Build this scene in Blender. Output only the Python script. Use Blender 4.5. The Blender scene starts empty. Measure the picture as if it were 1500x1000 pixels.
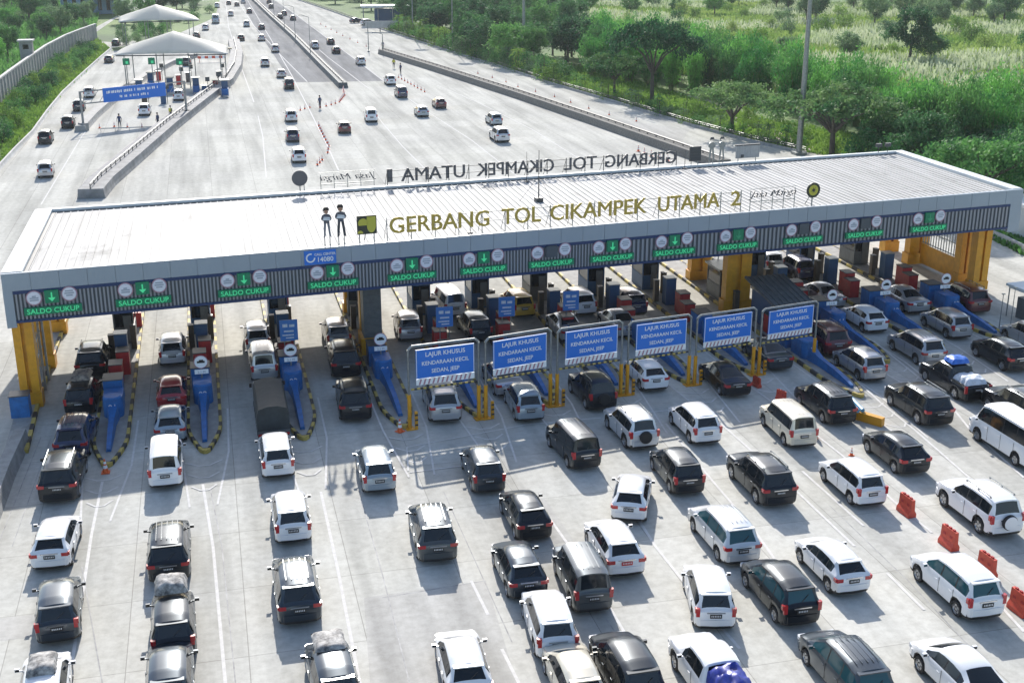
import bpy, math, random
from mathutils import Vector, Matrix, noise as mnoise
SC = bpy.context.scene
COL = SC.collection
R = math.radians
# ------------------------------------------------------------------ camera
CAM_H = 26.3
TH = math.atan(610/1800.0)
YAW = R(13.9)
cd = bpy.data.cameras.new("camera")
cam = bpy.data.objects.new("camera", cd)
COL.objects.link(cam)
cam.location = (0, 0, CAM_H)
cam.rotation_euler = (math.pi/2-TH, 0, -YAW)
cd.sensor_width = 36
cd.lens = 43.2
cd.clip_start = 0.5
cd.clip_end = 4000
SC.camera = cam
# ------------------------------------------------------------------ sky, sun, exposure
SUN_EL, SUN_AZ = R(32), R(6.5)        # azimuth measured from +Y towards +X
w = bpy.data.worlds.new("World")
SC.world = w
w.use_nodes = True
nt = w.node_tree
bg = nt.nodes["Background"]
sky = nt.nodes.new("ShaderNodeTexSky")
sky.sky_type = 'NISHITA'
sky.sun_disc = False
sky.sun_elevation = SUN_EL
sky.sun_rotation = SUN_AZ
sky.air_density = 1.0
sky.dust_density = 1.2
sky.ozone_density = 0.6
nt.links.new(sky.outputs[0], bg.inputs[0])
bg.inputs[1].default_value = 0.14
sl = bpy.data.lights.new("sun", 'SUN')
sl.energy = 4.3
sl.angle = R(0.55)
sl.color = (1.0, 0.95, 0.885)
so = bpy.data.objects.new("sun", sl)
COL.objects.link(so)
sdir = Vector((math.sin(SUN_AZ)*math.cos(SUN_EL), math.cos(SUN_AZ)*math.cos(SUN_EL), math.sin(SUN_EL)))
so.rotation_euler = (-sdir).to_track_quat('-Z', 'Y').to_euler()
so.location = sdir*200
SC.view_settings.view_transform = 'Standard'
SC.view_settings.look = 'None'
SC.view_settings.exposure = 0.68
SC.view_settings.gamma = 1.0
SC.cycles.max_bounces = 6
SC.cycles.use_denoising = True

# ------------------------------------------------------------------ measuring: a point of the survey photo -> the place
FW = Vector((math.sin(YAW)*math.cos(TH), math.cos(YAW)*math.cos(TH), -math.sin(TH)))
RT = Vector((math.cos(YAW), -math.sin(YAW), 0))
UP = RT.cross(FW)
def G(px, py, z=0.0):
    d = FW + RT*((px-750)/1800.0) + UP*((500-py)/1800.0)
    t = (z-CAM_H)/d.z
    return Vector((d.x*t, d.y*t, z))
SK = R(5.5)                            # the gate stands 5.5 degrees off square to the lanes
GU = Vector((math.cos(SK), math.sin(SK), 0))
GO = Vector((-11.6, 69.6, 0))
def U(u, v=0.0, z=0.0):                # gate frame: u along the gate, v along the lanes
    return GO + GU*u + Vector((0, v, z))

# ------------------------------------------------------------------ mesh helpers
class MB:
    def __init__(s): s.v=[]; s.f=[]; s.m=[]
    def add(s, vs, fs, mi=0):
        o=len(s.v); s.v += [tuple(p) for p in vs]
        s.f += [tuple(i+o for i in f) for f in fs]; s.m += [mi]*len(fs)
        return s
    def box(s, c, d, rz=0, mi=0, taper=1.0):
        cx,cy,cz=c; dx,dy,dz=[q/2 for q in d]; ca,sa=math.cos(rz),math.sin(rz); vs=[]
        for z,t in ((-dz,1.0),(dz,taper)):
            for x,y in ((-dx,-dy),(dx,-dy),(dx,dy),(-dx,dy)):
                x*=t; y*=t
                vs.append((cx+x*ca-y*sa, cy+x*sa+y*ca, cz+z))
        return s.add(vs, [(3,2,1,0),(4,5,6,7),(0,1,5,4),(1,2,6,5),(2,3,7,6),(3,0,4,7)], mi)
    def tube(s, a, b, r, n=8, r2=None, mi=0, cap=True):
        a=Vector(a); b=Vector(b); d=(b-a).normalized()
        e=d.orthogonal().normalized(); g=d.cross(e); r2=r if r2 is None else r2; vs=[]
        for p,rr in ((a,r),(b,r2)):
            for k in range(n):
                t=2*math.pi*k/n; vs.append(p+e*math.cos(t)*rr+g*math.sin(t)*rr)
        fs=[(k,(k+1)%n,n+(k+1)%n,n+k) for k in range(n)]
        if cap: fs += [tuple(reversed(range(n))), tuple(range(n,2*n))]
        return s.add(vs,fs,mi)
    def prism(s, pts, z0, z1, mi=0):
        n=len(pts); vs=[(p[0],p[1],z0) for p in pts]+[(p[0],p[1],z1) for p in pts]
        ar=sum(pts[i][0]*pts[(i+1)%n][1]-pts[(i+1)%n][0]*pts[i][1] for i in range(n))
        up=tuple(range(n,2*n)); dn=tuple(reversed(range(n))); sd=[(i,(i+1)%n,n+(i+1)%n,n+i) for i in range(n)]
        if ar<0: up=tuple(reversed(up)); dn=tuple(reversed(dn)); sd=[tuple(reversed(q)) for q in sd]
        return s.add(vs,[up,dn]+sd,mi)
    def lathe(s, prof, c=(0,0,0), n=16, axis='z', mi=0):
        vs=[]; m=len(prof)
        for k in range(n):
            t=2*math.pi*k/n
            for r,h in prof:
                if axis=='z': p=(r*math.cos(t), r*math.sin(t), h)
                else: p=(h, r*math.cos(t), r*math.sin(t))
                vs.append((p[0]+c[0],p[1]+c[1],p[2]+c[2]))
        fs=[(k*m+i,((k+1)%n)*m+i,((k+1)%n)*m+i+1,k*m+i+1) for k in range(n) for i in range(m-1)]
        return s.add(vs,fs,mi)
    def strip(s, prof, path, mi=0):    # sweep profile (x across, z) along a ground path, closed ends
        m=len(prof); n=len(path); vs=[]
        for i,p in enumerate(path):
            a=path[max(0,i-1)]; b=path[min(n-1,i+1)]
            d=Vector((b[0]-a[0],b[1]-a[1],0)).normalized(); q=Vector((d.y,-d.x,0))
            for x,z in prof: vs.append((p[0]+q.x*x, p[1]+q.y*x, z+(p[2] if len(p)>2 else 0)))
        fs=[(i*m+j,i*m+(j+1)%m,(i+1)*m+(j+1)%m,(i+1)*m+j) for i in range(n-1) for j in range(m)]
        fs += [tuple(range(m)), tuple((n-1)*m+j for j in reversed(range(m)))]
        return s.add(vs,fs,mi)
    def mesh(s, name, mats=(), smooth=None):
        me=bpy.data.meshes.new(name); me.from_pydata(s.v,[],s.f)
        for m in mats: me.materials.append(m)
        if len(mats)>1: me.polygons.foreach_set('material_index', s.m)
        me.update()
        if smooth is not None:
            me.polygons.foreach_set('use_smooth',[True]*len(me.polygons))
            me.set_sharp_from_angle(angle=R(smooth))
        return me
    def build(s, name, mats, parent=None, smooth=None, loc=None, rz=0):
        if not isinstance(mats,(list,tuple)): mats=[mats]
        return obj(name, s.mesh(name,mats,smooth), parent, loc, rz)
def obj(name, me, parent=None, loc=None, rz=0):
    o=bpy.data.objects.new(name, me); COL.objects.link(o)
    if parent: o.parent=parent
    if loc is not None: o.location=loc
    if rz: o.rotation_euler=(0,0,rz)
    return o
def tag(o, label=None, cat=None, group=None, kind=None):
    if label: o['label']=label
    if cat: o['category']=cat
    if group: o['group']=group
    if kind: o['kind']=kind
    return o
def thing(name, label, cat, loc=(0,0,0), rz=0, group=None):
    o=bpy.data.objects.new(name,None); COL.objects.link(o)
    o.empty_display_size=0.3; o.location=loc; o.rotation_euler=(0,0,rz)
    return tag(o,label,cat,group)
def copy_tree(o, parent=None):
    c=o.copy(); COL.objects.link(c)
    if parent: c.parent=parent
    for ch in o.children: copy_tree(ch, c)
    return c
_tc={}
def text_mesh(s, size=1.0, ext=0.02, bold=0.0, mat=None, shear=0.0, wid=1.0, bev=0.0):
    key=(s,size,ext,bold,bev,shear,wid,mat.name if mat else '')
    if key in _tc: return _tc[key]
    cu=bpy.data.curves.new('lettering','FONT'); cu.body=s; cu.size=size; cu.extrude=ext; cu.offset=bold
    cu.bevel_depth=bev; cu.bevel_resolution=0; cu.align_x='CENTER'; cu.shear=shear; cu.resolution_u=3
    t=bpy.data.objects.new('lettering',cu); COL.objects.link(t)
    bpy.context.view_layer.update()
    me=bpy.data.meshes.new_from_object(t); me.name='lettering'
    bpy.data.objects.remove(t); bpy.data.curves.remove(cu)
    me.transform(Matrix.Scale(wid,4,(1,0,0))@Matrix.Identity(4))
    me.materials.clear()
    if mat: me.materials.append(mat)
    _tc[key]=me
    return me
def text(s, parent, loc, rz=0, **k):     # upright lettering facing local -Y
    o=obj('lettering', text_mesh(s,**k), parent, loc)
    o.rotation_euler=(math.pi/2,0,rz)
    return o

# ------------------------------------------------------------------ materials
def mat(name, col, rough=0.6, metal=0.0, coat=0.0, var=0.0, vs=3.0, spec=0.5, emit=0.0, col2=None, bump=0.0, bs=20.0):
    m=bpy.data.materials.new(name); m.use_nodes=True; n=m.node_tree; b=n.nodes['Principled BSDF']
    b.inputs['Base Color'].default_value=(*col,1); b.inputs['Roughness'].default_value=rough
    b.inputs['Metallic'].default_value=metal; b.inputs['Coat Weight'].default_value=coat
    b.inputs['Coat Roughness'].default_value=0.16
    if name in ('paint_black','paint_dark_grey','paint_grey_brown'): b.inputs['Coat Tint'].default_value=(.82,.92,1,1); b.inputs['Specular Tint'].default_value=(.80,.90,1,1)
    b.inputs['Specular IOR Level'].default_value=spec
    if emit: b.inputs['Emission Color'].default_value=(*col,1); b.inputs['Emission Strength'].default_value=emit
    if var or col2 or bump:
        tc=n.nodes.new('ShaderNodeTexCoord'); ns=n.nodes.new('ShaderNodeTexNoise')
        ns.inputs['Scale'].default_value=vs; ns.inputs['Detail'].default_value=6; ns.inputs['Roughness'].default_value=0.65
        n.links.new(tc.outputs['Object'],ns.inputs['Vector'])
        if var or col2:
            rp=n.nodes.new('ShaderNodeValToRGB'); rp.color_ramp.elements[0].position=0.36; rp.color_ramp.elements[1].position=0.66
            c2=col2 if col2 else tuple(q*(1-var) for q in col)
            rp.color_ramp.elements[0].color=(*c2,1); rp.color_ramp.elements[1].color=(*col,1)
            n.links.new(ns.outputs[0],rp.inputs[0]); n.links.new(rp.outputs[0],b.inputs['Base Color'])
        if bump:
            n2=n.nodes.new('ShaderNodeTexNoise'); n2.inputs['Scale'].default_value=bs; n2.inputs['Detail'].default_value=4
            n.links.new(tc.outputs['Object'],n2.inputs['Vector'])
            bp=n.nodes.new('ShaderNodeBump'); bp.inputs['Strength'].default_value=bump; bp.inputs['Distance'].default_value=0.05
            n.links.new(n2.outputs[0],bp.inputs['Height']); n.links.new(bp.outputs[0],b.inputs['Normal'])
    return m
M={}
M['concrete_wall']=mat('concrete_wall',(.34,.34,.33),.85,var=.35,vs=1.5)
M['concrete_light']=mat('concrete_light',(.46,.46,.45),.85,var=.25,vs=.8)
M['gravel']=mat('gravel',(.22,.215,.20),.95,var=.5,vs=6)
M['dark_rail']=mat('dark_rail',(.035,.035,.04),.6)
M['black']=mat('black_trim',(.012,.012,.013),.45)
M['rubber']=mat('rubber',(.016,.016,.017),.8)
M['rim']=mat('rim',(.45,.46,.48),.35,metal=.8)
M['glass']=mat('car_glass',(.008,.012,.016),.08,spec=.5,coat=.0)
M['glass_teal']=mat('car_glass_teal',(.015,.07,.085),.08,spec=.5,coat=.0)
M['red_lamp']=mat('red_lamp',(.40,.015,.02),.25,coat=.6)
M['clear_lamp']=mat('clear_lamp',(.6,.62,.64),.12,coat=.6)
M['plate']=mat('plate_black',(.012,.012,.012),.4)
M['plate_red']=mat('plate_red',(.5,.02,.02),.4)
M['plate_txt']=mat('plate_figures',(.7,.7,.7),.5)
M['chrome']=mat('chrome',(.6,.61,.63),.18,metal=1.0)
M['yellow']=mat('yellow_paint',(.72,.33,.01),.45,var=.22,vs=2.0)
M['yellow2']=mat('yellow_kerb',(.55,.42,.10),.7,var=.3,vs=4)
M['kerb_black']=mat('kerb_black',(.03,.03,.032),.7)
M['blue']=mat('blue_paint',(.015,.15,.44),.5,var=.35,vs=2.5)
M['blue_sign']=mat('blue_sign',(.012,.16,.62),.4)
M['blue_sign2']=mat('blue_board',(.05,.18,.48),.45)
M['blue_dark']=mat('blue_trim',(.006,.03,.11),.5)
M['booth']=mat('booth_dark_blue',(.02,.075,.17),.5)
M['booth_grey']=mat('booth_grey',(.11,.12,.125),.55,var=.3,vs=2)
M['booth_brown']=mat('booth_brown',(.10,.075,.05),.6,var=.3,vs=3)
M['red']=mat('red_paint',(.44,.018,.020),.5,var=.3,vs=3)
M['red_barrier']=mat('red_plastic',(.62,.07,.035),.5,var=.25,vs=4)
M['orange']=mat('orange_plastic',(.75,.13,.03),.5)
M['white']=mat('white_paint',(.78,.78,.77),.5,var=.08,vs=1)
M['offwhite']=mat('white_membrane',(.88,.87,.84),.6,var=.05,vs=.6)
M['fascia']=mat('fascia_grey',(.30,.35,.40),.4,var=.08,vs=.3)
M['parapet']=mat('parapet_white',(.62,.66,.68),.45,var=.15,vs=.7)
M['panel_dark']=mat('fascia_dark',(.06,.075,.09),.5)
M['panel_rib']=mat('fascia_rib',(.25,.26,.285),.45)
M['steel']=mat('galvanised_steel',(.30,.32,.32),.4,metal=.6,var=.3,vs=4)
M['steel_dark']=mat('dark_steel',(.07,.075,.08),.5,metal=.3)
M['soffit']=mat('soffit',(.38,.39,.40),.7)
M['green_board']=mat('green_board',(.0,.17,.08),.5,emit=.06)
M['green_txt']=mat('green_led',(.06,.62,.26),.5,emit=.22)
M['green_txt_dim']=mat('green_led_dim',(.03,.32,.15),.5)
M['disc']=mat('disc_white',(.70,.70,.76),.5)
M['disc_rim']=mat('disc_rim',(.40,.22,.28),.5)
M['disc_txt']=mat('disc_lines',(.32,.36,.42),.5)
M['sign_white']=mat('sign_white',(.80,.82,.84),.5)
M['gold']=mat('gold_letters',(.42,.31,.05),.35,metal=.3,coat=.3)
M['letter_back']=mat('letter_backs',(.10,.10,.11),.5)
M['logo_yellow']=mat('emblem_yellow',(.50,.46,.05),.45)
M['logo_black']=mat('emblem_black',(.03,.035,.02),.5)
M['uniform']=mat('uniform_grey',(.17,.18,.21),.6)
M['trousers']=mat('trousers_dark',(.04,.045,.055),.6)
M['skin']=mat('skin',(.36,.20,.13),.6)
M['hair']=mat('hair_black',(.015,.012,.01),.6)
M['shirt_blue']=mat('shirt_dark_blue',(.03,.05,.12),.7)
M['vest']=mat('hi_vis_vest',(.55,.50,.05),.6)
M['tarp_dark']=mat('tarp_charcoal',(.035,.045,.05),.6,var=.4,vs=2)
M['tarp_blue']=mat('tarp_blue',(.025,.045,.35),.4,var=.5,vs=5)
M['tarp_bright']=mat('tarp_bright_blue',(.03,.16,.62),.4,var=.3,vs=4)
M['tarp_white']=mat('tarp_white',(.68,.72,.78),.5,var=.25,vs=5)
M['luggage']=mat('luggage_mixed',(.45,.44,.42),.7,col2=(.05,.05,.055),vs=4)
M['luggage_brown']=mat('luggage_brown',(.30,.25,.20),.7,col2=(.05,.04,.04),vs=4)
PAINT=dict(
 white=mat('paint_white',(.72,.73,.745),.3,coat=.8),
 silver=mat('paint_silver',(.42,.43,.45),.3,metal=.55,coat=.8),
 pale=mat('paint_pale_silver',(.56,.58,.60),.3,metal=.3,coat=.8),
 bluegrey=mat('paint_blue_grey',(.30,.36,.41),.3,metal=.4,coat=.8),
 grey=mat('paint_dark_grey',(.022,.027,.034),.3,metal=.0,coat=.8,spec=.4),
 brown=mat('paint_grey_brown',(.070,.068,.065),.3,metal=.1,coat=.8,spec=.4),
 black=mat('paint_black',(.004,.005,.008),.3,coat=.6,spec=.3),
 navy=mat('paint_navy',(.015,.022,.07),.25,coat=1.0),
 red=mat('paint_red',(.30,.012,.02),.28,coat=1.0),
 maroon=mat('paint_maroon',(.09,.012,.016),.28,coat=1.0),
 beige=mat('paint_beige',(.60,.56,.46),.3,metal=.15,coat=.8),
 yellow=mat('paint_yellow',(.50,.30,.03),.3,coat=.8),
)
# ------------------------------------------------------------------ ground, roads, markings
def nodes(m): return m.node_tree.nodes, m.node_tree.links
def concrete_mat(name, base, dark, joint=True):
    m=mat(name,base,.95,spec=.0); N,L=nodes(m); b=N['Principled BSDF']
    tc=N.new('ShaderNodeTexCoord')
    def noise(scale, det=5, vec=None, rgh=.6):
        q=N.new('ShaderNodeTexNoise'); q.inputs['Scale'].default_value=scale; q.inputs['Detail'].default_value=det
        q.inputs['Roughness'].default_value=rgh; L.new(vec or tc.outputs['Object'],q.inputs['Vector']); return q
    mp=N.new('ShaderNodeMapping'); mp.inputs['Scale'].default_value=(.55,.035,1); L.new(tc.outputs['Object'],mp.inputs['Vector'])
    big=noise(.06,5); fine=noise(2.2,8,rgh=.7); streak=noise(1.0,5,mp.outputs[0],.55)
    def ramp(src,p0,p1,c0,c1):
        r=N.new('ShaderNodeValToRGB'); r.color_ramp.elements[0].position=p0; r.color_ramp.elements[1].position=p1
        r.color_ramp.elements[0].color=(*c0,1); r.color_ramp.elements[1].color=(*c1,1); L.new(src,r.inputs[0]); return r
    def mul(a,c,f=1.0):
        x=N.new('ShaderNodeMix'); x.data_type='RGBA'; x.blend_type='MULTIPLY'; x.inputs[0].default_value=f
        L.new(a,x.inputs[6]); L.new(c,x.inputs[7]); return x.outputs[2]
    r0=ramp(big.outputs[0],.38,.62,dark,base)
    r1=ramp(fine.outputs[0],.34,.60,(.82,.815,.805),(1,1,1))
    r2=ramp(streak.outputs[0],.34,.58,(.75,.75,.75),(1,1,1))
    c=mul(mul(r0.outputs[0],r1.outputs[0]),r2.outputs[0])
    if joint:
        br=N.new('ShaderNodeTexBrick'); br.offset=0.0; br.squash=1.0
        br.inputs['Scale'].default_value=1.0; br.inputs['Brick Width'].default_value=4.5; br.inputs['Row Height'].default_value=5.2
        br.inputs['Mortar Size'].default_value=.022; br.inputs['Mortar Smooth'].default_value=.4
        br.inputs['Color1'].default_value=(1,1,1,1); br.inputs['Color2'].default_value=(.90,.90,.89,1); br.inputs['Mortar'].default_value=(.62,.61,.60,1)
        L.new(tc.outputs['Object'],br.inputs['Vector']); c=mul(c,br.outputs[0])
    vo=N.new('ShaderNodeTexVoronoi'); vo.inputs['Scale'].default_value=.35; L.new(tc.outputs['Object'],vo.inputs['Vector'])
    r3=ramp(vo.outputs['Distance'],.03,.11,(.72,.71,.70),(1,1,1)); c=mul(c,r3.outputs[0],.6)
    L.new(c,b.inputs['Base Color'])
    bp=N.new('ShaderNodeBump'); bp.inputs['Strength'].default_value=.25; bp.inputs['Distance'].default_value=.02
    L.new(fine.outputs[0],bp.inputs['Height']); L.new(bp.outputs[0],b.inputs['Normal'])
    return m
M['plaza']=concrete_mat('plaza_concrete',(.61,.605,.56),(.54,.535,.50))
M['road_far']=concrete_mat('highway_asphalt',(.34,.34,.335),(.29,.29,.29),False)
M['slab_dark']=concrete_mat('old_slab',(.53,.52,.49),(.46,.455,.43),False)
M['marking']=mat('road_marking',(.68,.67,.65),.9,spec=.0,col2=(.56,.55,.53),vs=3)
M['marking_grey']=mat('road_joint',(.22,.22,.22),.8,col2=(.42,.42,.41),vs=1.5)

gm=mat('grassland',(.12,.20,.03),.95); N,L=nodes(gm); b=N['Principled BSDF']
tc=N.new('ShaderNodeTexCoord')
def gn(s,d=6,r=.65):
    q=N.new('ShaderNodeTexNoise'); q.inputs['Scale'].default_value=s; q.inputs['Detail'].default_value=d; q.inputs['Roughness'].default_value=r
    L.new(tc.outputs['Object'],q.inputs['Vector']); return q
r1=N.new('ShaderNodeValToRGB'); cr=r1.color_ramp
cr.elements[0].position=.36; cr.elements[0].color=(.035,.085,.02,1)
cr.elements[1].position=.68; cr.elements[1].color=(.15,.23,.05,1)
e=cr.elements.new(.48); e.color=(.08,.16,.03,1); e=cr.elements.new(.58); e.color=(.12,.20,.04,1)
L.new(gn(.018,8).outputs[0],r1.inputs[0])
r2=N.new('ShaderNodeValToRGB'); r2.color_ramp.elements[0].position=.3; r2.color_ramp.elements[1].position=.7
r2.color_ramp.elements[0].color=(.45,.5,.45,1); r2.color_ramp.elements[1].color=(1.15,1.15,1.1,1)
L.new(gn(.6,8,.75).outputs[0],r2.inputs[0])
mx=N.new('ShaderNodeMix'); mx.data_type='RGBA'; mx.blend_type='MULTIPLY'; mx.inputs[0].default_value=1
L.new(r1.outputs[0],mx.inputs[6]); L.new(r2.outputs[0],mx.inputs[7]); L.new(mx.outputs[2],b.inputs['Base Color'])
M['grass']=gm
def sheet(name, pts, z, m, kind='structure', sub=None):
    me=bpy.data.meshes.new(name); me.from_pydata([(p[0],p[1],z) for p in pts],[],[tuple(range(len(pts)))])
    me.materials.append(m); me.update()
    if me.polygons[0].normal.z<0: me.flip_normals()
    o=obj(name,me); o['kind']=kind; return o
# terrain: one sheet to the horizon, gently rolling away from the paving
def terrain():
    xs=[-1500,-900,-500,-300]+list(range(-200,420,20))+[500,700,1000,1500]
    ys=[-600,-300,-100]+list(range(0,700,20))+[800,1000,1500,2500]
    vs=[]; fs=[]
    for y in ys:
        for x in xs:
            z=-.12
            d=min(1,max(0,(x-95-max(0,(y-150))*-.10)/60.)) if x>0 else min(1,max(0,(-60-x)/40.))
            z+=d*2.2*(mnoise.noise(Vector((x*.011,y*.011,0)))-.1)
            vs.append((x,y,z))
    nx=len(xs)
    for j in range(len(ys)-1):
        for i in range(nx-1): fs.append((j*nx+i,j*nx+i+1,(j+1)*nx+i+1,(j+1)*nx+i))
    me=bpy.data.meshes.new('ground'); me.from_pydata(vs,[],fs); me.materials.append(gm)
    me.polygons.foreach_set('use_smooth',[True]*len(me.polygons))
    o=obj('ground',me); o['kind']='structure'
terrain()
# paved plaza + highway: outline walked along its edges
edge_l=[G(*p) for p in ((0,246),(22,222),(48,196),(70,165),(92,138),(118,113),(150,84),(163,73),(120,58),(140,40),(182,18),(205,0))]
edge_r=[G(*p) for p in ((1500,372),(1440,336))]+[Vector((66,110,0))]+[G(*p) for p in ((1250,236),(1100,208),(1010,184),(900,150),(720,94),(560,44),(480,15),(430,-2))]
far_l=[Vector((-60,900,0)),Vector((-60,560,0)),G(215,-5)]
far_r=[G(425,-3),Vector((20,560,0)),Vector((-10,900,0))]
pl=[Vector((-40,-60,0)),Vector((-40,70,0)),Vector((-32,95,0))]+edge_l+[Vector((-30,560,0)),Vector((-30,900,0)),Vector((30,900,0)),Vector((38,560,0))]+list(reversed(edge_r))+[Vector((90,84,0)),Vector((90,-60,0))]
sheet('plaza_road',pl,0,M['plaza'])
sheet('highway_road',[G(*p) for p in ((427,121),(563,119),(500,72),(440,27),(398,-2),(352,-2),(372,38),(398,76))],.004,M['road_far'])
def quad(cpx,z,m,name='old_slab'):
    sheet(name,[G(*p) for p in cpx],z,m)
quad(((533,875),(712,850),(760,1010),(545,1040)),.004,M['slab_dark'],'patched_slab_road')
quad(((0,905),(110,893),(100,925),(0,938)),.004,M['slab_dark'],'patched_slab_road')
quad(((722,742),(798,730),(840,790),(760,808)),.004,M['slab_dark'],'patched_slab_road')
quad(((905,175),(1010,190),(1000,206),(880,184)),.004,M['slab_dark'],'patched_slab_road')
# painted lines (polyline strips), one sheet
def lines(name, segs, m, z, kind='structure'):
    mb=MB(); z0=z
    for si,(wd,pts) in enumerate(segs):
        z=z0+(si%24)*.0008; wd*=.88
        P=[p if isinstance(p,Vector) else G(*p) for p in pts]
        for i,p in enumerate(P):
            a=P[max(0,i-1)]; c=P[min(len(P)-1,i+1)]; d=(c-a).normalized(); q=Vector((d.y,-d.x,0))*wd/2
            mb.v += [(p.x-q.x,p.y-q.y,z),(p.x+q.x,p.y+q.y,z)]
            if i: o=len(mb.v); mb.f.append((o-4,o-3,o-1,o-2)); mb.m.append(0)
    me=mb.mesh(name,[m]); 
    for pgn in me.polygons:
        if pgn.normal.z<0: pgn.flip()
    o=obj(name,me); o['kind']=kind
    return o
LANE=.15
segs=[(.15,[(101,1000),(134,783),(150,705)]),
 (.15,[(331,1010),(312,800),(297,709)]),
 (.15,[(528,1005),(494,830),(470,720)]),
 (.15,[(760,1000),(735,950)]),(.15,[(715,900),(690,850)]),(.15,[(660,790),(640,750)]),
 (.15,[(917,930),(870,850),(820,780),(795,745)]),
 (.15,[(1084,950),(1040,900),(960,800),(930,752)]),(.15,[(1150,840),(1100,770),(1040,700),(975,620)]),
 (.15,[(1354,893),(1299,839)]),(.15,[(1252,800),(1163,716),(1095,655),(1046,612)]),
 (.15,[(1265,770),(1175,690)]),
 (.15,[(1500,925),(1440,860)]),(.15,[(1365,780),(1310,735),(1250,680),(1180,625)]),
 (.15,[(1420,700),(1340,630),(1290,590),(1225,530)]),
 (.15,[(1500,700),(1420,628),(1385,585),(1330,540),(1280,500)]),
 (.12,[(598,690),(596,655),(770,622),(880,612)]),(.12,[(600,692),(680,682)]),
 (.12,[(940,605),(1010,598)]),
 (.15,[(500,440),(470,330),(455,300)]),
 # far carriageways
 (.2,[(496,250),(480,215),(455,165),(428,112),(395,55),(362,0)]),
 (.2,[(563,120),(500,72),(440,27),(402,-2)]),(.2,[(540,130),(480,84),(452,60)]),
 (.2,[(372,150),(352,95),(335,40),(330,0)]),
 (.15,[(390,260),(385,200),(378,170)]),
 (.2,[(450,120),(410,80),(372,38),(350,5)]),
 (.15,[(760,260),(690,205),(620,160),(585,135)]),(.15,[(860,240),(780,190),(700,150),(640,125)]),
 (.15,[(640,265),(590,215),(560,180),(545,160)]),
 (.15,[(60,300),(120,200),(160,150)]),
]
# V hatching in front of each island
ISL=[(-6.3,61.0),(-1.4,61.6),(3.8,62.1),(9.3,62.4),(13.7,62.9),(18.1,63.8),(22.6,64.5),(27.1,65.1),(31.6,65.8),(36.1,60.6),(40.7,65.6),(45.6,67.2),(50.6,67.6)]
for k,(x,y) in enumerate(ISL):
    segs.append((.12,[Vector((x-1.3,y+6,0)),Vector((x-1.2,y-.2,0)),Vector((x-.8,y-6.5,0))]))
    segs.append((.12,[Vector((x+1.3,y+6,0)),Vector((x+1.2,y-.2,0)),Vector((x+.5,y-6.5,0))]))
    for q in range(3):
        yy=y-1.2-q*1.5; ww=1.05-.17*q
        segs.append((.12,[Vector((x-ww,yy,0)),Vector((x-ww*.3-.05,yy-.55,0)),Vector((x+ww*.3-.1,yy-.55,0)),Vector((x+ww-.2,yy,0))]))
lines('road_markings',segs,M['marking'],.008)
jo=[(.06,[(345,1000),(325,800),(308,715)]),(.06,[(600,1000),(560,840),(520,700)]),(.06,[(750,940),(700,830),(650,720)]),
 (.07,[(560,875),(712,850)]),(.05,[(0,790),(60,640)]),(.05,[(18,800),(75,640)]),(.06,[(1470,1000),(1330,850),(1215,740)]),
 (.05,[(700,650),(880,895),(960,1010)]),(.06,[(150,1000),(120,830)])]
lines('road_joints',jo,M['marking_grey'],.0045)
# ------------------------------------------------------------------ the toll gate canopy
L_G=68.9; D_G=16.6; ZT=8.2; ZB=5.4
cn=thing('toll_gate_canopy','long low toll gate canopy with ribbed white roof and slatted grey front on yellow columns','toll gate')
def ubox(mb,u0,u1,v0,v1,z0,z1,mi=0):   # box in the skewed gate frame
    vs=[U(u,v,z) for z in (z0,z1) for u,v in ((u0,v0),(u1,v0),(u1,v1),(u0,v1))]
    mb.add(vs,[(3,2,1,0),(4,5,6,7),(0,1,5,4),(1,2,6,5),(2,3,7,6),(3,0,4,7)],mi)
rm=mat('roof_sheet',(.60,.60,.59),.7,spec=.15); N,L=nodes(rm); b=N['Principled BSDF']
tc=N.new('ShaderNodeTexCoord'); mp=N.new('ShaderNodeMapping'); mp.inputs['Scale'].default_value=(1.6,.10,1)
L.new(tc.outputs['Object'],mp.inputs['Vector'])
n1=N.new('ShaderNodeTexNoise'); n1.inputs['Scale'].default_value=1.0; n1.inputs['Detail'].default_value=7; n1.inputs['Roughness'].default_value=.7; L.new(mp.outputs[0],n1.inputs['Vector'])
r1=N.new('ShaderNodeValToRGB'); r1.color_ramp.elements[0].position=.35; r1.color_ramp.elements[1].position=.6; r1.color_ramp.elements[0].color=(.36,.355,.34,1); r1.color_ramp.elements[1].color=(.50,.495,.48,1); L.new(n1.outputs[0],r1.inputs[0])
n2=N.new('ShaderNodeTexNoise'); n2.inputs['Scale'].default_value=.22; n2.inputs['Detail'].default_value=8; n2.inputs['Roughness'].default_value=.72; L.new(tc.outputs['Object'],n2.inputs['Vector'])
r2=N.new('ShaderNodeValToRGB'); r2.color_ramp.elements[0].position=.58; r2.color_ramp.elements[1].position=.74; r2.color_ramp.elements[0].color=(1,1,1,1); r2.color_ramp.elements[1].color=(.45,.45,.44,1); L.new(n2.outputs[0],r2.inputs[0])
mx=N.new('ShaderNodeMix'); mx.data_type='RGBA'; mx.blend_type='MULTIPLY'; mx.inputs[0].default_value=1; L.new(r1.outputs[0],mx.inputs[6]); L.new(r2.outputs[0],mx.inputs[7]); L.new(mx.outputs[2],b.inputs['Base Color'])
mb=MB(); ubox(mb,1.1,L_G-.9,.28,D_G-.4,7.85,8.02)
k=1.35
while k<L_G-1.0:
    ubox(mb,k,k+.06,.30,D_G-.42,8.022,8.065); k+=.46
mb.build('roof',rm,cn)
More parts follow.
